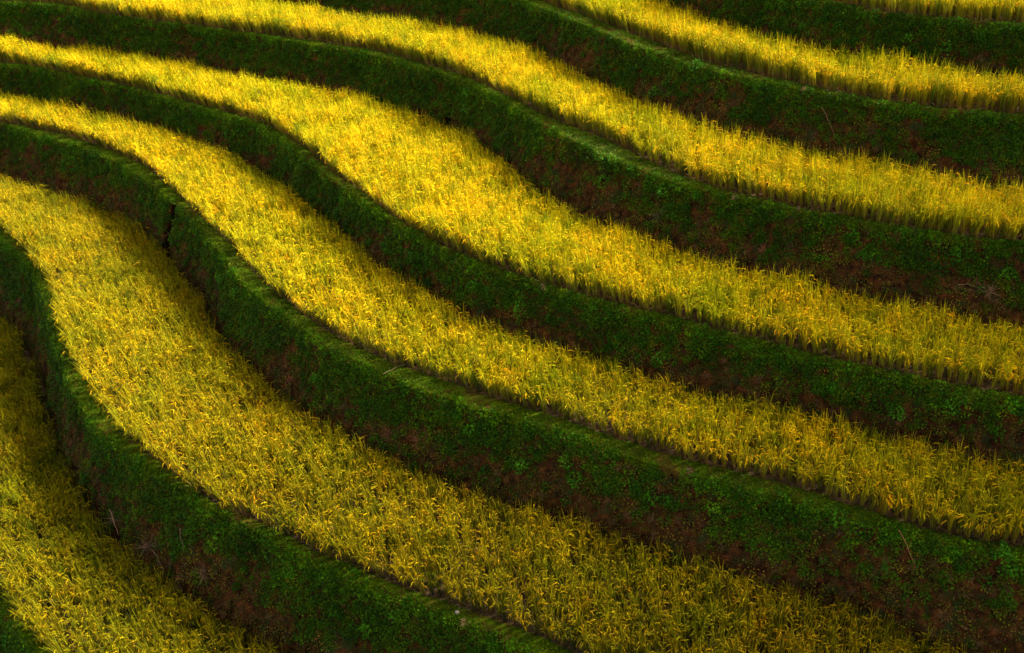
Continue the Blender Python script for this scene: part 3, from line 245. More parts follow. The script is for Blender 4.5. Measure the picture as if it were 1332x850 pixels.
for k in range(NT):
    t = T[k]; zb = zbelow(k); z = t['z']; c, n = t['c'], t['n']; m = len(c); dz = z-zb
    rows = []; 
    for s in (1.0, .66, .33, .12):                         # the walked-on top of the bund
        dome = .02*(1-(2*s-1)**2)
        rows.append(np.c_[c - n*(t['bw']*s)[:, None], np.full(m, z + .015 + dome - (.03 if s == 1 else 0))])
    ntop = len(rows)
    for q in FACE_T:                                       # the face: rounded rim, steep middle, foot running out
        out = t['run']*(q**1.12); h = z + .01 - (dz+.07)*(q + .035*math.sin(q*math.pi*2))
        if q == 0: h = z+.02
        rows.append(np.c_[c + n*out[:, None], np.full(m, 1.)*h])
    G = np.array(rows)                                     # rows x m x 3
    base = G.copy()
    amp = np.r_[np.full(ntop, .02), np.interp(FACE_T, [0, .1, .5, .9, 1], [.07, .17, .3, .2, .07])][:, None]
    d = (fbm(base, .8, 3, k)-.5)*1.6 + (fbm(base, 3.2, 3, 50+k)-.5)*.9
    disp = d*amp
    G[:, :, :2] += disp[:, :, None]*n[None]
    G[:, :, 2] += (fbm(base, 1.6, 3, 90)-.5)*.09*(np.r_[np.full(ntop, .7), np.linspace(1, .3, len(FACE_T))][:, None])
    notch = np.zeros(G.shape[:2])
    for (kk, nx, ny, t0, t1, w, dep) in NOTCH:
        if kk != k: continue
        i = np.hypot(c[:, 0]-nx, c[:, 1]-ny).argmin()
        u = (np.arange(m)-i)*.09 + .12*(vnoise(np.c_[np.zeros(len(rows)), np.arange(len(rows)), np.zeros(len(rows))], .4)[:, None]-.5)
        tt = np.r_[np.full(ntop, -.1), FACE_T][:, None]
        a = 1/(1+(u/w)**6)*(tt > t0)*(tt < t1); notch = np.maximum(notch, a)
        G[:, :, :2] -= (a*dep)[:, :, None]*n[None]
    root = empty('terrace_bank', (float(c[m//2, 0]), float(c[m//2, 1]), float(z)))
    tag(root, BANKLABEL[k], 'terrace bank', 'earth banks between the rice terraces')
    off = np.array(root.location)
    def strip(name, r0, r1, mat):
        sub = (G[r0:r1+1]-off).reshape(-1, 3); R_ = r1-r0+1
        idx = np.arange(R_*m).reshape(R_, m)
        f = np.stack([idx[:-1, :-1], idx[1:, :-1], idx[1:, 1:], idx[:-1, 1:]], -1).reshape(-1, 4)
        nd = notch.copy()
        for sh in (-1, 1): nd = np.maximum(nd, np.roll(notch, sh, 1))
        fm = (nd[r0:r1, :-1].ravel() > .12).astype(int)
        o = mesh_obj(name, sub, f.tolist(), [mat, CLEFT_SHADE], root, fmat=fm); return o
    strip('bank_face', ntop, len(rows)-1, SOIL)
    strip('bund_path', 0, ntop, BUND)
    BANKS.append(dict(G=G, n=n, ntop=ntop, root=root, off=off, notch=notch, m=m, k=k))

# unseen mound added to block the sun and shade the lower right fields
us = np.linspace(-45, 60, 43); vs = np.linspace(48, 130, 34); U, W = np.meshgrid(us, vs)
H = np.clip(54 + 3.0*(U+16), -4, None); H = np.minimum(H, 78+.1*U); H = H*np.clip((W-48)/16, 0, 1)**.7*np.clip((132-W)/50, 0, 1)**.8
X = U*math.cos(SUN_AZ) + W*math.sin(SUN_AZ); Y = -U*math.sin(SUN_AZ) + W*math.cos(SUN_AZ)
P_ = np.stack([X, Y, np.zeros_like(X)], -1); H = H*(.88+.24*fbm(P_, .06, 4, 4)) - 4.3
P_[..., 2] = H; nv, nu = X.shape; idx = np.arange(nu*nv).reshape(nv, nu)
tag(mesh_obj('sun_blocker', P_.reshape(-1, 3), np.stack([idx[:-1, :-1], idx[:-1, 1:], idx[1:, 1:], idx[1:, :-1]], -1).reshape(-1, 4).tolist(), HILL), kind='structure')

# ------------------------------------------------------------ plant prototypes (instanced or shared mesh)
def ribbon(V, F, Cc, pts, widths, side, cols, fold=0):
    b = len(V); k = len(pts)
    for p, w, c in zip(pts, widths, cols):
        V.append(p - side*w/2); V.append(p + side*w/2); Cc.append(c); Cc.append(c)
    for i in range(k-1): F.append((b+2*i, b+2*i+1, b+2*i+3, b+2*i+2))
def lerp(a, b, t): return np.array(a)*(1-t)+np.array(b)*t
STEM_LOW = (.27, .18, .05); STEM_MID = (.28, .28, .016); LEAF_Y = (.86, .73, .003); LEAF_G = (.38, .46, .004)
GRAIN_A = (.92, .78, .004); GRAIN_B = (.88, .54, .006); STRAW = (.42, .29, .10)
def rice_proto(seed, ripe=1.0):
    r = random.Random(seed); V = []; F = []; Cc = []
    def leaf(L_, lean, droop, az, w, cb, cm, ct, base=None):
        d = np.array([math.cos(az), math.sin(az), 0]); side = np.array([-d[1], d[0], 0])
        tw = r.uniform(-.9, .9); side = side*math.cos(tw) + d*math.sin(tw)
        p = np.array(base if base is not None else [r.gauss(0, .022), r.gauss(0, .022), 0.]); pts = [p]; a = lean; n = 5
        for i in range(n):
            a += droop*(i/n)**1.6
            p = p + (d*math.sin(a) + np.array([0, 0, 1])*math.cos(a))*L_/n; pts.append(p)
        ws = [w*.6, w, w, w*.9, w*.6, w*.12]
        cs = [lerp(cb, cm, min(1, i/2)) if i < 3 else lerp(cm, ct, (i-2)/3) for i in range(6)]
        ribbon(V, F, Cc, pts, ws, side, cs)
    for i in range(9):       # leaves filling the clump
        g = r.random()
        top = lerp(LEAF_Y, LEAF_G, g**.8)*r.uniform(.25, .95)
        if r.random() < .12: top = np.array(STRAW)
        leaf(r.uniform(.45, .74), r.uniform(.02, .18), r.uniform(.05, .55), r.uniform(0, 6.283), r.uniform(.012, .018), STEM_LOW, STEM_MID, top)
    for i in range(12):      # erect flag leaves that stand above the grain
        leaf(r.uniform(.72, 1.04), r.uniform(0, .16), r.uniform(0, .3), r.uniform(0, 6.283), r.uniform(.011, .019), STEM_LOW, STEM_MID, lerp(LEAF_Y, LEAF_G, r.random()**1.5)*r.uniform(.35, 1.2))
    for i in range(4):       # dry straw at the foot
        leaf(r.uniform(.15, .4), r.uniform(.3, 1.0), r.uniform(.3, 1.2), r.uniform(0, 6.283), .010, (.2, .13, .06), (.28, .18, .08), STRAW)
    for i in range(9):       # drooping heads of grain
        az = r.uniform(0, 6.283); d = np.array([math.cos(az), math.sin(az), 0]); side = np.array([-d[1], d[0], 0])
        hgt = r.uniform(.55, .78); lean = r.uniform(.03, .26)
        p = np.array([r.gauss(0, .02), r.gauss(0, .02), 0.]); pts = [p]
        for j in range(3):
            p = p + (d*math.sin(lean)+np.array([0, 0, 1])*math.cos(lean))*hgt/3; pts.append(p)
        ribbon(V, F, Cc, pts, [.006, .006, .005, .004], side, [STEM_LOW, STEM_MID, STEM_MID, LEAF_Y])
        L_ = r.uniform(.12, .19); a = lean + r.uniform(.9, 1.9); n = 6; curl = r.uniform(1.0, 1.6)
        gcol = lerp(GRAIN_A, GRAIN_B, r.random()**1.3)*r.uniform(.5, 1.15)
        if r.random() < .2*(2-ripe): gcol = lerp(gcol, LEAF_G, .5)
        ring = []; 
        for j in range(n+1):
            rad = [.003, .008, .0105, .010, .0095, .007, .002][j]*r.uniform(.85, 1.25)
            up = np.cross(side, d*math.sin(a)+np.array([0, 0, 1])*math.cos(a))
            b = len(V)
            for q in range(3):
                th = q*2.094 + j*.9; V.append(p + (side*math.cos(th)+up*math.sin(th))*rad); Cc.append(gcol*r.uniform(.8, 1.15))
            ring.append(b)
            if 0 < j < n and r.random() < .8:      # side sprigs that break up the outline
                s2 = side*r.choice((-1, 1))*.7 + up*r.uniform(-.6, .6)
                e = p + s2*r.uniform(.015, .03) + np.array([0, 0, -.02])
                b2 = len(V); V += [p + np.array([0, 0, .004]), p - np.array([0, 0, .006]), e]; Cc += [gcol, gcol, gcol*.95]; F.append((b2, b2+1, b2+2))
            p = p + (d*math.sin(a)+np.array([0, 0, 1])*math.cos(a))*L_/n; a += curl/n
        for x, y in zip(ring[:-1], ring[1:]):
            for q in range(3): F.append((x+q, x+(q+1) % 3, y+(q+1) % 3, y+q))
    return V, F, Cc
def leaf_proto(seed, n, rad, size, col, col2, hgt=.06):
    r = random.Random(seed); V = []; F = []; Cc = []
    for i in range(n):
        a = r.uniform(0, 6.283); q = rad*math.sqrt(r.random()); s = size*r.uniform(.6, 1.25)
        c = np.array([q*math.cos(a), q*math.sin(a), hgt*(1-(q/rad)**2)*r.uniform(.3, 1.3)+.008])
        d = np.array([math.cos(a+r.uniform(-1.2, 1.2)), math.sin(a+r.uniform(-1.2, 1.2)), r.uniform(-.35, .5)]); d /= np.linalg.norm(d)
        up = np.array([r.gauss(0, .35), r.gauss(0, .35), 1.]); side = np.cross(d, up); side /= np.linalg.norm(side); up = np.cross(side, d)
        cc = lerp(col, col2, r.random())*r.uniform(.4, 1.5)
        b = len(V); V += [c, c+d*s*.45+side*s*.36+up*s*.1, c+d*s, c+d*s*.45-side*s*.36+up*s*.1, c+d*s*.5-up*s*.04]
        Cc += [cc]*5; F += [(b, b+4, b+1), (b+1, b+4, b+2), (b+2, b+4, b+3), (b+3, b+4, b)]
    return V, F, Cc
def tuft_proto(seed, n, L0, L1, w, col, col2, lean=.7, droop=1.0):
    r = random.Random(seed); V = []; F = []; Cc = []
    for i in range(n):
        az = r.uniform(0, 6.283); d = np.array([math.cos(az), math.sin(az), 0]); side = np.array([-d[1], d[0], 0]); L_ = r.uniform(L0, L1)
        p = np.array([r.gauss(0, .025), r.gauss(0, .025), 0]); a = r.uniform(0, lean); pts = [p]; dr = r.uniform(.2, droop)
        for j in range(3):
            a += dr*j/3; p = p+(d*math.sin(a)+np.array([0, 0, 1])*math.cos(a))*L_/3; pts.append(p)
        c = lerp(col, col2, r.random())*r.uniform(.7, 1.2)
        ribbon(V, F, Cc, pts, [w, w, w*.7, w*.1], side, [c*.8, c, c, c])
    return V, F, Cc
def collection_of(name, protos, mat):
    cl = bpy.data.collections.new(name); obs = []
    for i, (V, F, Cc) in enumerate(protos):
        o = mesh_obj('%s_%02d' % (name, i), V, F, mat[i] if isinstance(mat, list) else mat, col=Cc, do_link=False, smooth_=False); cl.objects.link(o); obs.append(o)
    return cl, obs
NR = 14
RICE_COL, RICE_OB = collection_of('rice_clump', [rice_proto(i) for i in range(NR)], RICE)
RIM1 = (.16, .33, .005); RIM2 = (.08, .23, .004)
GR1 = (.055, .155, .003); GR2 = (.024, .075, .003); OL1 = (.085, .10, .006); OL2 = (.06, .048, .008); BR = (.115, .06, .022)
COVER_COL, COVER_OB = collection_of('bank_herb', [
    leaf_proto(1, 30, .12, .058, GR1, GR2), leaf_proto(2, 26, .11, .068, GR1, GR2, .09), leaf_proto(3, 32, .14, .05, GR2, OL1), leaf_proto(4, 28, .12, .06, GR1, OL1, .08),
    leaf_proto(5, 32, .13, .04, OL1, OL2, .04), leaf_proto(6, 32, .13, .036, OL2, BR, .04), leaf_proto(7, 28, .12, .04, OL1, BR, .04),
    tuft_proto(8, 20, .08, .24, .008, BR, (.26, .17, .08), 1.3, 1.6), tuft_proto(9, 18, .06, .18, .008, (.16, .07, .04), OL2, 1.3, 1.6),
    tuft_proto(10, 22, .08, .2, .007, OL1, GR1, .9, 1.5), tuft_proto(11, 22, .06, .14, .007, GR1, OL1, .9, 1.2),
    leaf_proto(12, 30, .12, .05, RIM1, RIM2, .07), leaf_proto(13, 30, .13, .06, RIM2, GR1, .09), leaf_proto(14, 10, .16, .045, (.20, .22, .012), OL1, .03), leaf_proto(15, 10, .16, .05, (.24, .15, .04), (.15, .15, .012), .03)],
    [LEAF]*7+[DRY, DRY]+[LEAF]*6)
MOSS1 = (.14, .22, .003); MOSS2 = (.07, .14, .003)
BUNDV_COL, BUNDV_OB = collection_of('bund_herb', [
    tuft_proto(20, 26, .03, .09, .006, MOSS1, MOSS2, 1.0, 1.0), tuft_proto(21, 26, .03, .11, .006, MOSS1, OL1, 1.1, 1.2),
    leaf_proto(22, 28, .09, .034, MOSS1, MOSS2, .025), leaf_proto(23, 24, .09, .045, GR1, MOSS1, .04),
    tuft_proto(24, 14, .05, .12, .005, (.2, .14, .02), (.12, .09, .012), 1.3, 1.2)], [LEAF]*4+[DRY])

def scatter_group():
    g = bpy.data.node_groups.new('scatter', 'GeometryNodeTree')
    g.interface.new_socket('Geometry', in_out='INPUT', socket_type='NodeSocketGeometry')
    g.interface.new_socket('Plants', in_out='INPUT', socket_type='NodeSocketCollection')
    g.interface.new_socket('Geometry', in_out='OUTPUT', socket_type='NodeSocketGeometry')
    N = g.nodes; L = g.links
    gi = N.new('NodeGroupInput'); go = N.new('NodeGroupOutput'); iop = N.new('GeometryNodeInstanceOnPoints')
    ci = N.new('GeometryNodeCollectionInfo'); ci.inputs['Separate Children'].default_value = True; ci.inputs['Reset Children'].default_value = True
    L.new(gi.outputs['Plants'], ci.inputs['Collection'])
    def attr(nm, t):
        a = N.new('GeometryNodeInputNamedAttribute'); a.data_type = t; a.inputs['Name'].default_value = nm; return a.outputs['Attribute']
    L.new(gi.outputs['Geometry'], iop.inputs['Points']); L.new(ci.outputs[0], iop.inputs['Instance'])
    iop.inputs['Pick Instance'].default_value = True
    L.new(attr('pick', 'INT'), iop.inputs['Instance Index']); L.new(attr('turn', 'FLOAT_VECTOR'), iop.inputs['Rotation']); L.new(attr('size', 'FLOAT_VECTOR'), iop.inputs['Scale'])
    L.new(iop.outputs[0], go.inputs[0]); return g, gi
SG, SGI = scatter_group()
def scatter(name, P, rot, scl, pick, col, parent=None):
    me = bpy.data.meshes.new(name); me.vertices.add(len(P)); me.vertices.foreach_set('co', np.asarray(P, np.float32).ravel())
    if np.ndim(scl) == 1: scl = np.repeat(np.asarray(scl)[:, None], 3, 1)
    for nm, t, v, key in (('turn', 'FLOAT_VECTOR', rot, 'vector'), ('size', 'FLOAT_VECTOR', scl, 'vector')):
        a = me.attributes.new(nm, t, 'POINT'); a.data.foreach_set(key, np.asarray(v, np.float32).ravel())
    a = me.attributes.new('pick', 'INT', 'POINT'); a.data.foreach_set('value', np.asarray(pick, np.int32))
    o = link(bpy.data.objects.new(name, me)); 
    if parent: o.parent = parent
    md = o.modifiers.new('scatter', 'NODES'); md.node_group = SG
    md[[s.identifier for s in SG.interface.items_tree if s.name == 'Plants'][0]] = col
    return tag(o, kind='stuff')
def euler_from(nrm, spin):
    """XYZ euler of a turn that takes local Z to nrm after a spin about Z"""
    nrm = nrm/np.linalg.norm(nrm, axis=1)[:, None]
    az = np.arctan2(nrm[:, 1], nrm[:, 0]); ti = np.arccos(np.clip(nrm[:, 2], -1, 1))
    ca, sa, ct, st, cs, ss = np.cos(az), np.sin(az), np.cos(ti), np.sin(ti), np.cos(spin), np.sin(spin)
    # Rz(az) Ry(ti) Rz(spin)
    r00 = ca*ct*cs - sa*ss; r10 = sa*ct*cs + ca*ss; r20 = -st*cs; r21 = st*ss; r22 = ct
    return np.c_[np.arctan2(r21, r22), -np.arcsin(np.clip(r20, -1, 1)), np.arctan2(r10, r00)]

# ------------------------------------------------------------ plants on the banks
def sample_face(B, r0, r1, dens):
    G = B['G'][r0:r1+1]; a = G[:-1, :-1]; b = G[1:, :-1]; c = G[:-1, 1:]
    cr = np.cross(b-a, c-a); area = np.linalg.norm(cr, axis=2)
    mask = inview(a.reshape(-1, 3)).reshape(area.shape); w = (area*mask).ravel(); tot = w.sum()
    if tot <= 0: return None
    n = int(tot*dens); i = rng.choice(len(w), n, p=w/tot); r, q = np.divmod(i, area.shape[1])
    u = rng.random(n)[:, None]; v = rng.random(n)[:, None]
    P = G[r, q]*(1-u)*(1-v)+G[r+1, q]*u*(1-v)+G[r, q+1]*(1-u)*v+G[r+1, q+1]*u*v
    N_ = cr[r, q]; N_ /= np.linalg.norm(N_, axis=1)[:, None]; N_[N_[:, 2] < 0] *= -1
    return P, N_, r+u[:, 0], B['notch'][r0+r, q]
LUSH = {0: .1, 1: -.06, 2: -.04, 3: .04, 4: .0, 5: .05, 6: .14, 7: 0, 8: 0}
for k, B in enumerate(BANKS):
    nt = B['ntop']; s = sample_face(B, nt, nt+24, 185)
    if s is None: continue
    P, N_, rr, nz = s; t = rr/24.
    cov = .55*fbm(P, .55, 3, 11) + .45*fbm(P, 2.0, 3, 12) + .3*(vnoise(P, 4.5, 31)-.5) + LUSH[k]
    left = np.clip((-P[:, 0]+2)/30, 0, .12)                # the left of the hill is lusher
    green = cov + left - .62*np.clip(t-.25, 0, 1)**1.1 + .08*(t < .12)
    keep = (rng.random(len(P)) < np.clip((green-.27)*2.8, .34, .84)) & (nz < .015) & (t < .97)
    P, N_, t, green = P[keep], N_[keep], t[keep], green[keep]
    g = green + rng.normal(0, .09, len(P))
    pick = np.where(g > .44, rng.choice([0, 1, 3, 2, 10], len(P), p=[.28, .24, .22, .2, .06]),
           np.where(g > .36, rng.choice([2, 3, 4, 6, 9], len(P), p=[.25, .15, .35, .15, .1]), rng.choice([4, 5, 6, 7, 8, 9], len(P), p=[.17, .2, .15, .22, .16, .1])))
    rim = np.exp(-t/.07)*(.35+fbm(P, .9, 2, 61)); pick = np.where(rng.random(len(P)) < rim, rng.choice([11, 12], len(P)), pick)
    pick = np.where((rng.random(len(P)) < np.where(g < .36, .5, .16)), rng.choice([13, 14], len(P)), pick)
    sc = rng.uniform(.55, 1.15, len(P))
    nn = N_*.8 + np.array([0, 0, .45]) + rng.normal(0, .15, (len(P), 3))
    o = scatter('bank_herbs', P-B['off'], euler_from(nn, rng.uniform(0, 6.28, len(P))), sc, pick, COVER_COL, B['root'])
    s = sample_face(B, 0, nt+1, 400)
    if s is None: continue
    P, N_, rr, nz = s; cov = fbm(P, 1.1, 3, 77)
    edge = rr/(nt+1.)                                       # 0 at the rice, 1 at the rim
    keep = rng.random(len(P)) < np.clip(.35+1.4*(edge-.15)+2*(cov-.5), .12, 1); P, N_, cov, edge = P[keep], N_[keep], cov[keep], edge[keep]
    pick = rng.choice([0, 1, 2, 3, 4], len(P), p=[.36, .22, .2, .16, .06]); 
    pick = np.where((cov < .36), 4, pick)
    scatter('bund_grass', P-B['off'], euler_from(N_+rng.normal(0, .2, (len(P), 3)), rng.uniform(0, 6.28, len(P))), rng.uniform(.5, 1.15, len(P)), pick, BUNDV_COL, B['root'])

# ------------------------------------------------------------ rice
def inside(P, poly):
    r = np.zeros(len(P), bool); x, y = P.T; a = poly; b = np.roll(poly, -1, 0)
    for (x0, y0), (x1, y1) in zip(a, b):
        if y0 == y1: continue
        m = ((y0 > y) != (y1 > y)) & (x < (x1-x0)*(y-y0)/(y1-y0)+x0); r ^= m
    return r
def dist_to(P, line):
    out = np.full(len(P), 1e9); L = line[::3]
    for i in range(0, len(P), 2000):
        q = P[i:i+2000]; out[i:i+2000] = np.sqrt(((q[:, None]-L[None])**2).sum(2).min(1))
    return out
RICELABEL = {
 0: 'olive green ripening rice field in the lower left corner, smallest piece on the left edge',
 1: 'widest rice field sweeping from the left edge down to the bottom edge, golden orange and green',
 2: 'ripe rice field below the narrow green bank, ending at the lower right edge',
 3: 'bright yellow rice field crossing the middle of the photo between two leafy banks',
 4: 'golden rice field from the top left edge to the middle of the right edge',
 5: 'yellow rice field from the top middle to the upper right edge, second from the top',
 6: 'thin strip of rice along the top edge in the upper right corner'}
FIELD_LEAN = np.array([-.11, -.03])
SP = .185; front = []
for k in range(NT-1):
    z = T[k]['z']; fr = T[k]['front']; bk = T[k+1]['toe']
    poly = np.vstack([fr[::3], bk[::-3]]); mn = poly.min(0); mx = poly.max(0)
    a = .35 + .2*k; ca, sa = math.cos(a), math.sin(a)       # planted in rough rows
    R_ = np.hypot(*(mx-mn))/2+1; g = np.arange(-R_, R_, SP if k > 2 else SP*1.07); gx, gy = np.meshgrid(g, g)
    P = np.c_[gx.ravel(), gy.ravel()]; P = P + rng.normal(0, .045, P.shape)
    P = np.c_[P[:, 0]*ca-P[:, 1]*sa, P[:, 0]*sa+P[:, 1]*ca] + (mn+mx)/2
    P = P[inview(np.c_[P, np.full(len(P), z+.4)])]; P = P[inside(P, poly)]
    if len(P) == 0: continue
    # the front row follows the bund
    df = dist_to(P, fr); db = dist_to(P, bk); P = P[(df > .15) & (db > .10)]
    fd = dense(fr, .17); fn = normals(fd, 10); Q = fd - fn*(.0+rng.random(len(fd))*.10)[:, None] + rng.normal(0, .03, fd.shape)
    Q = Q[inview(np.c_[Q, np.full(len(Q), z+.4)])]
    isf = np.r_[np.zeros(len(P), bool), np.ones(len(Q), bool)]; P = np.vstack([P, Q])
    P3 = np.c_[P, np.full(len(P), z-.02)]
    dfr = dist_to(P, fr)
    # lean: wind to the left plus the front rows hanging out over the path
    j = np.array([np.argmin(((p-fr[::6])**2).sum(1)) for p in P])*6; j = np.minimum(j, len(fr)-1)
    outw = T[k]['n'][j]*(.20*np.exp(-dfr/.22))[:, None]
    wav = np.c_[fbm(P3, .6, 3, 5)-.5, fbm(P3, .6, 3, 9)-.5]*.36
    ln = FIELD_LEAN + outw + wav + rng.normal(0, .045, P.shape)
    nrm = np.c_[ln, np.ones(len(P))]
    hmod = .86 + .5*(fbm(P3, .8, 3, 3)-.42) + rng.normal(0, .05, len(P))
    s = np.clip(hmod, .68, 1.15)
    eul = euler_from(nrm, rng.uniform(0, 6.28, len(P))); pick = rng.integers(0, NR, len(P))
    px, py, dep = project(P3)
    vis = (px > 0) & (px < 1332) & (py > 0) & (py < 850) & isf
    for i in np.where(vis)[0]: front.append((dep[i], k, P3[i], eul[i], s[i], int(pick[i])))
    T[k]['rice'] = (P3, eul, s, pick, isf & vis)
SIDE = lambda x: 'far left' if x < -9 else 'left' if x < -3 else 'middle' if x < 3 else 'right' if x < 8 else 'far right'
# the 290 front-row clumps that show largest are objects of their own
front.sort(key=lambda q: q[0]); chosen = front[:290]
cut = chosen[-1][0]
FRONTLABEL = {
 0: 'olive rice clump in front row above the corner bank',
 1: 'ripe rice clump in front row of the widest field',
 2: 'ripe rice clump in front row above the tallest bank',
 3: 'ripe rice clump in front row above the narrow green bank',
 4: 'golden rice clump in front row above the red soil bank',
 5: 'golden rice clump in front row above the olive bank',
 6: 'clump of rice in the front row of the uppermost strip'}
for d, k, p, e, s, pi in chosen:
    o = bpy.data.objects.new('rice_plant', RICE_OB[pi].data); link(o)
    o.location = p; o.rotation_euler = e; o.scale = (s, s, s)
    tag(o, FRONTLABEL[k] + ', ' + SIDE(p[0]), 'rice plant', 'front row rice clumps of the %s field from the bottom left, %s' % (ORD[k], SIDE(p[0])))
for k in range(NT-1):
    if 'rice' not in T[k]: continue
    P3, eul, s, pick, fv = T[k]['rice']; dep = project(P3)[2]
    keep = ~(fv & (dep <= cut))
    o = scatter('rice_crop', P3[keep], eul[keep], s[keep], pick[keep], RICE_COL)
    tag(o, RICELABEL.get(k, 'ripe rice on the terrace above the top edge of the photo'), 'rice field', 'rice fields on the terraces')
    print('field', k, len(P3))

# ------------------------------------------------------------ single plants, twigs and stones on the banks
def on_bank(k, x, y, t):
    B = BANKS[k]; G = B['G']; nt = B['ntop']
    r = nt + max(0, min(24, round(t*24))) if t >= 0 else max(0, round(nt*(1+t/.4)))
    row = G[r]; i = np.hypot(row[:, 0]-x, row[:, 1]-y).argmin(); i = min(max(i, 1), B['m']-2)
    r2 = min(r+1, G.shape[0]-1); r1 = max(r-1, 0)
    nn = np.cross(G[r2, i]-G[r1, i], G[r, i+1]-G[r, i-1]); nn /= np.linalg.norm(nn)
    if nn[2] < 0: nn = -nn
    return row[i], nn
def put(name, mesh, k, x, y, t, label, cat, group=None, scale=1., lift=.0, blend=.5):
    p, nn = on_bank(k, x, y, t); o = link(bpy.data.objects.new(name, mesh))
    v = nn*(1-blend)+np.array([0, 0, blend]); e = euler_from(v[None], np.array([random.uniform(0, 6.28)]))[0]
    o.location = p + nn*lift; o.rotation_euler = e; o.scale = (scale,)*3
    return tag(o, label, cat, group)
def join_proto(*ps):
    V = []; F = []; Cc = []
    for v, f, c in ps:
        b = len(V); V += v; F += [tuple(i+b for i in q) for q in f]; Cc += c
    return V, F, Cc
WEEDS = [mesh_obj('leafy_weed_shape', *join_proto(leaf_proto(40+i, 46, .17, .06, (.06, .22, .006), (.04, .15, .006), .17), leaf_proto(60+i, 24, .11, .05, (.09, .27, .008), (.05, .17, .006), .22))[:2], LEAF,
         col=join_proto(leaf_proto(40+i, 46, .17, .06, (.06, .22, .006), (.04, .15, .006), .17), leaf_proto(60+i, 24, .11, .05, (.09, .27, .008), (.05, .17, .006), .22))[2], do_link=False, smooth_=False).data for i in range(5)]
BANKSHORT = {0: 'bottom left corner bank', 1: 'broad lower left bank', 2: 'tallest bank', 3: 'narrow green bank',
             4: 'red soil bank', 5: 'olive bank', 6: 'top right corner bank'}
SEEN = {}
def weed_label(k, x, where):
    s = 'leafy weed %s of %s, %s' % (where, BANKSHORT[k], SIDE(x)); n = SEEN.get(s, 0); SEEN[s] = n+1
    return s + ['', ', right of another', ', third of its row', ', fourth of its row'][min(n, 3)]
for (k, x, y, t) in sorted(WEED_SPOTS):
    where = 'on the rim' if t < .13 else 'high on the face' if t < .25 else 'halfway down' if t < .42 else 'low on the face'
    put('leafy_weed', random.choice(WEEDS), k, x, y, t, weed_label(k, x, where), 'weed',
        'bright leafy weeds growing on the banks', random.uniform(.8, 1.25), .01)
def tube(pts, radii, col, mat, name='twig', sides=5):
    V = []; F = []; Cc = []
    for i, (p, r) in enumerate(zip(pts, radii)):
        p = np.array(p); d = np.array(pts[min(i+1, len(pts)-1)])-np.array(pts[max(i-1, 0)]); d = d/np.linalg.norm(d)
        a = np.cross(d, [.3, .2, 1.]); a /= np.linalg.norm(a); b = np.cross(d, a)
        for q in range(sides): V.append(p+(a*math.cos(q*6.283/sides)+b*math.sin(q*6.283/sides))*r); Cc.append(np.array(col))
    n = len(pts)
    for i in range(n-1):
        for q in range(sides): F.append((i*sides+q, i*sides+(q+1) % sides, (i+1)*sides+(q+1) % sides, (i+1)*sides+q))
    return V, F, Cc
def stick_between(name, k0, k1, label, cat, r=.009, col=(.3, .21, .11), sag=.03, side_twigs=1):
    a, na = on_bank(*k0); b, nb = on_bank(*k1); a = a+na*.09; b = b+nb*.09
    pts = [a+(b-a)*t + np.array([0, 0, 1])*(sag*math.sin(t*math.pi)) + rng.normal(0, .008, 3) for t in np.linspace(0, 1, 7)]
    root = a; parts = [tube([p-root for p in pts], [r, r, r*.9, r*.8, r*.7, r*.6, r*.4], col, DRY)]
    for s in range(side_twigs):
        q = pts[3+s]-root; e = q+np.array([rng.normal(0, .08), rng.normal(0, .08), .1]); parts.append(tube([q, (q+e)/2+rng.normal(0, .01, 3), e], [r*.5, r*.4, r*.2], col, DRY))
    V, F, Cc = join_proto(*parts); o = mesh_obj(name, V, F, DRY, col=Cc); o.location = root
    return tag(o, label, cat)
stick_between('dry_stalk', (5, 8.55, 25.7, .12), (5, 8.8, 25.2, .55), 'thin pale dry stalk lying diagonally down the olive bank near the upper right', 'stalk', .008, (.3, .2, .12))
stick_between('dry_stick', (2, -3.0, 20.05, -.05), (2, -2.6, 20.3, -.38), 'thin pale stick lying across the bund path under the field below the narrow green bank', 'stick')
stick_between('dry_stick', (4, 10.5, 19.9, .5), (4, 10.95, 19.85, .5), 'thin horizontal dry stick low on the red soil bank at far right', 'stick', .008, (.25, .17, .1))
stick_between('rice_straw', (4, 10.9, 20.6, -.3), (4, 11.5, 20.6, -.36), 'pale straw lying on the bund path before the rice at right edge', 'straw', .01, (.5, .38, .2))
stick_between('reed_stalk', (2, 7.75, 14.35, .02), (2, 8.1, 13.95, .25), 'reddish thin stalk hanging over the rim of the tallest bank near lower right', 'stalk', .009, (.35, .16, .08))
RED = (.4, .13, .07); RED2 = (.3, .14, .07); TAN = (.55, .38, .22)
def tuft_mesh(seed, *a, **kw):
    V, F, Cc = join_proto(tuft_proto(seed, *a, **kw)); return mesh_obj('tuft_shape', V, F, DRY, col=Cc, do_link=False, smooth_=False).data
redm = [tuft_mesh(70+i, 34, .14, .34, .008, RED, RED2, lean=1.3, droop=1.8) for i in range(3)]
tanm = [tuft_mesh(80+i, 40, .06, .17, .009, (.34,.24,.13), (.3, .2, .11), lean=1.5, droop=1.2) for i in range(3)]
brnm = [tuft_mesh(90+i, 46, .15, .4, .007, (.2, .12, .08), (.32, .2, .13), lean=1.3, droop=2.0) for i in range(3)]
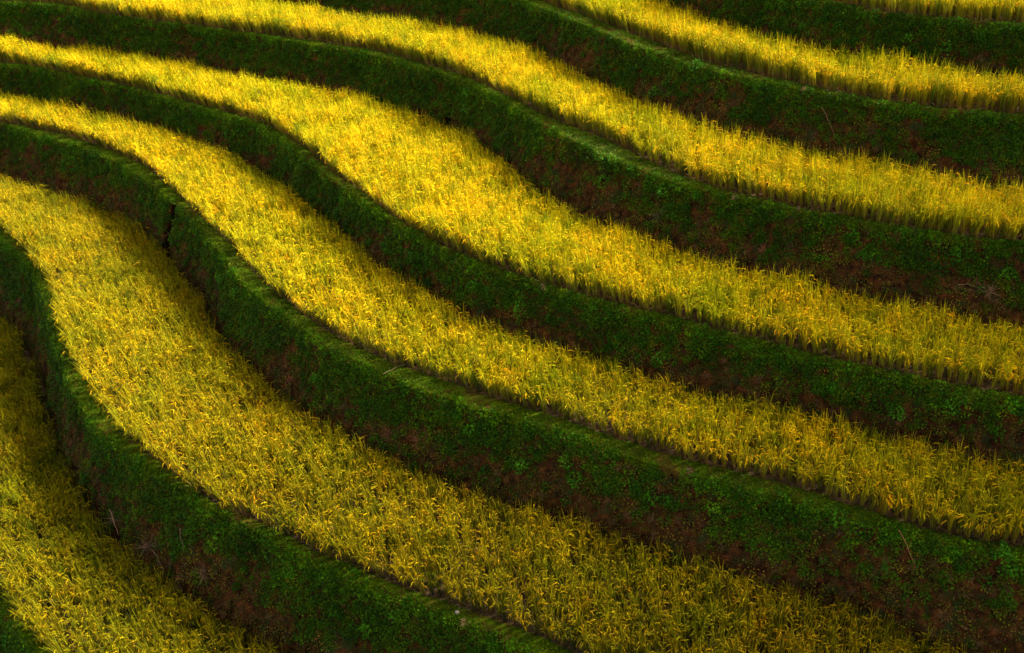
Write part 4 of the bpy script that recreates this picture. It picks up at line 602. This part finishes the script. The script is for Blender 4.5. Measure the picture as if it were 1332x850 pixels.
for i, (k, x, y, t, w) in enumerate([(4, 9.29, 21.0, .1, 'hanging from the rim of the red soil bank at right'), (2, -5.97, 21.35, .64, 'low on the tallest bank, left of middle'),
        (2, -3.08, 19.02, .6, 'low on the tallest bank just right of its other red fern'), (2, -2.36, 18.59, .6, 'low on the tallest bank, rightmost of its red ferns'),
        (4, 6.01, 22.13, .6, 'low on the red soil bank above the rice at right'), (4, 6.36, 21.91, .55, 'low on the red soil bank, right one of a pair')]):
    put('withered_fern', redm[i % 3], k, x, y, t, 'reddish withered fern '+w, 'withered fern', 'withered red ferns on the banks', 1.0, 0, .2)
for i, (k, x, y, t, w) in enumerate([(5, 8.1, 26.16, -.05, 'on the rim of the olive bank at upper right'), (4, 7.22, 22.23, -.1, 'on the path above the red soil bank, right of middle'),
        (4, 9.72, 20.98, -.1, 'on the path above the red soil bank at right'), (4, 5.78, 22.92, 0., 'on the rim of the red soil bank, leftmost of three'),
        (2, 3.9, 16.26, -.1, 'on the bund path of the tallest bank, right of middle'), (1, -.96, 13.78, 0., 'beside a small stone at the bottom edge'), (3, -1.45, 23.19, .05, 'on the rim of the narrow green bank'),
        (3, .82, 21.56, 0., 'on the narrow green bank rim at photo middle')]):
    put('straw_tuft', tanm[i % 3], k, x, y, t, 'pale flattened straw tuft '+w, 'straw tuft', 'pale straw tufts on the bund paths', 1.0, .0, .5)
for i, (k, x, y, t, w) in enumerate([(4, 3.87, 23.77, .48, 'halfway down the red soil bank in the middle'), (4, 11.23, 19.76, .55, 'low on the red soil bank at the right edge'),
        (1, -9.1, 17.5, .75, 'low on the broad lower left bank, middle of three'), (1, -10.3, 18.61, .75, 'low on the broad lower left bank, uppermost'),
        (1, -7.33, 16.41, .64, 'low on the broad lower left bank, lowest'), (1, -16.91, 28.96, .5, 'on the broad bank at the left edge of the photo')]):
    put('dead_grass_clump', brnm[i % 3], k, x, y, t, 'grey brown dead grass clump '+w, 'dead grass', 'dead grass clumps hanging on the banks', 1.1, 0, .1)
for i, (a, b, w) in enumerate([((1, -10.5, 18.8, .7), (1, -10.0, 18.3, .85), 'low on the broad lower left bank, uppermost'), ((1, -7.9, 17.4, .28), (1, -7.6, 17.0, .45), 'high on the broad lower left bank'),
        ((1, -8.9, 17.3, .7), (1, -8.4, 17.0, .85), 'low on the broad lower left bank beside bare red soil')]):
    stick_between('dead_twig', a, b, 'pale bent dead twig '+w, 'twig', .01, (.42, .25, .17), .08, 2)
V, F, Cc = join_proto(tuft_proto(99, 26, .2, .42, .012, (.06, .2, .02), (.09, .24, .02), .6, 1.2))
put('grass_tuft', mesh_obj('grass_tuft_shape', V, F, LEAF, col=Cc, do_link=False, smooth_=False).data, 2, 7.56, 14.14, .32, 'long bladed green grass tuft on the dark face of the tallest bank at lower right', 'grass tuft', None, 1.0, 0, .4)
def stone(k, x, y, t, s, label):
    import bmesh
    bm = bmesh.new(); bmesh.ops.create_icosphere(bm, subdivisions=2, radius=1)
    for v in bm.verts: v.co *= 1+(vnoise(np.array([v.co[:]]), 1.6, int(s*100))[0]-.5)*.5; v.co.z *= .6
    me = bpy.data.meshes.new('small_stone'); bm.to_mesh(me); bm.free(); me.materials.append(STONE)
    o = put('small_stone', me, k, x, y, t, label, 'stone', None, s, .03, 1.)
stone(1, -1.08, 13.99, -.2, .05, 'small pale stone on the dark bund path at the bottom edge of the photo')
print('objects', len(scene.objects))
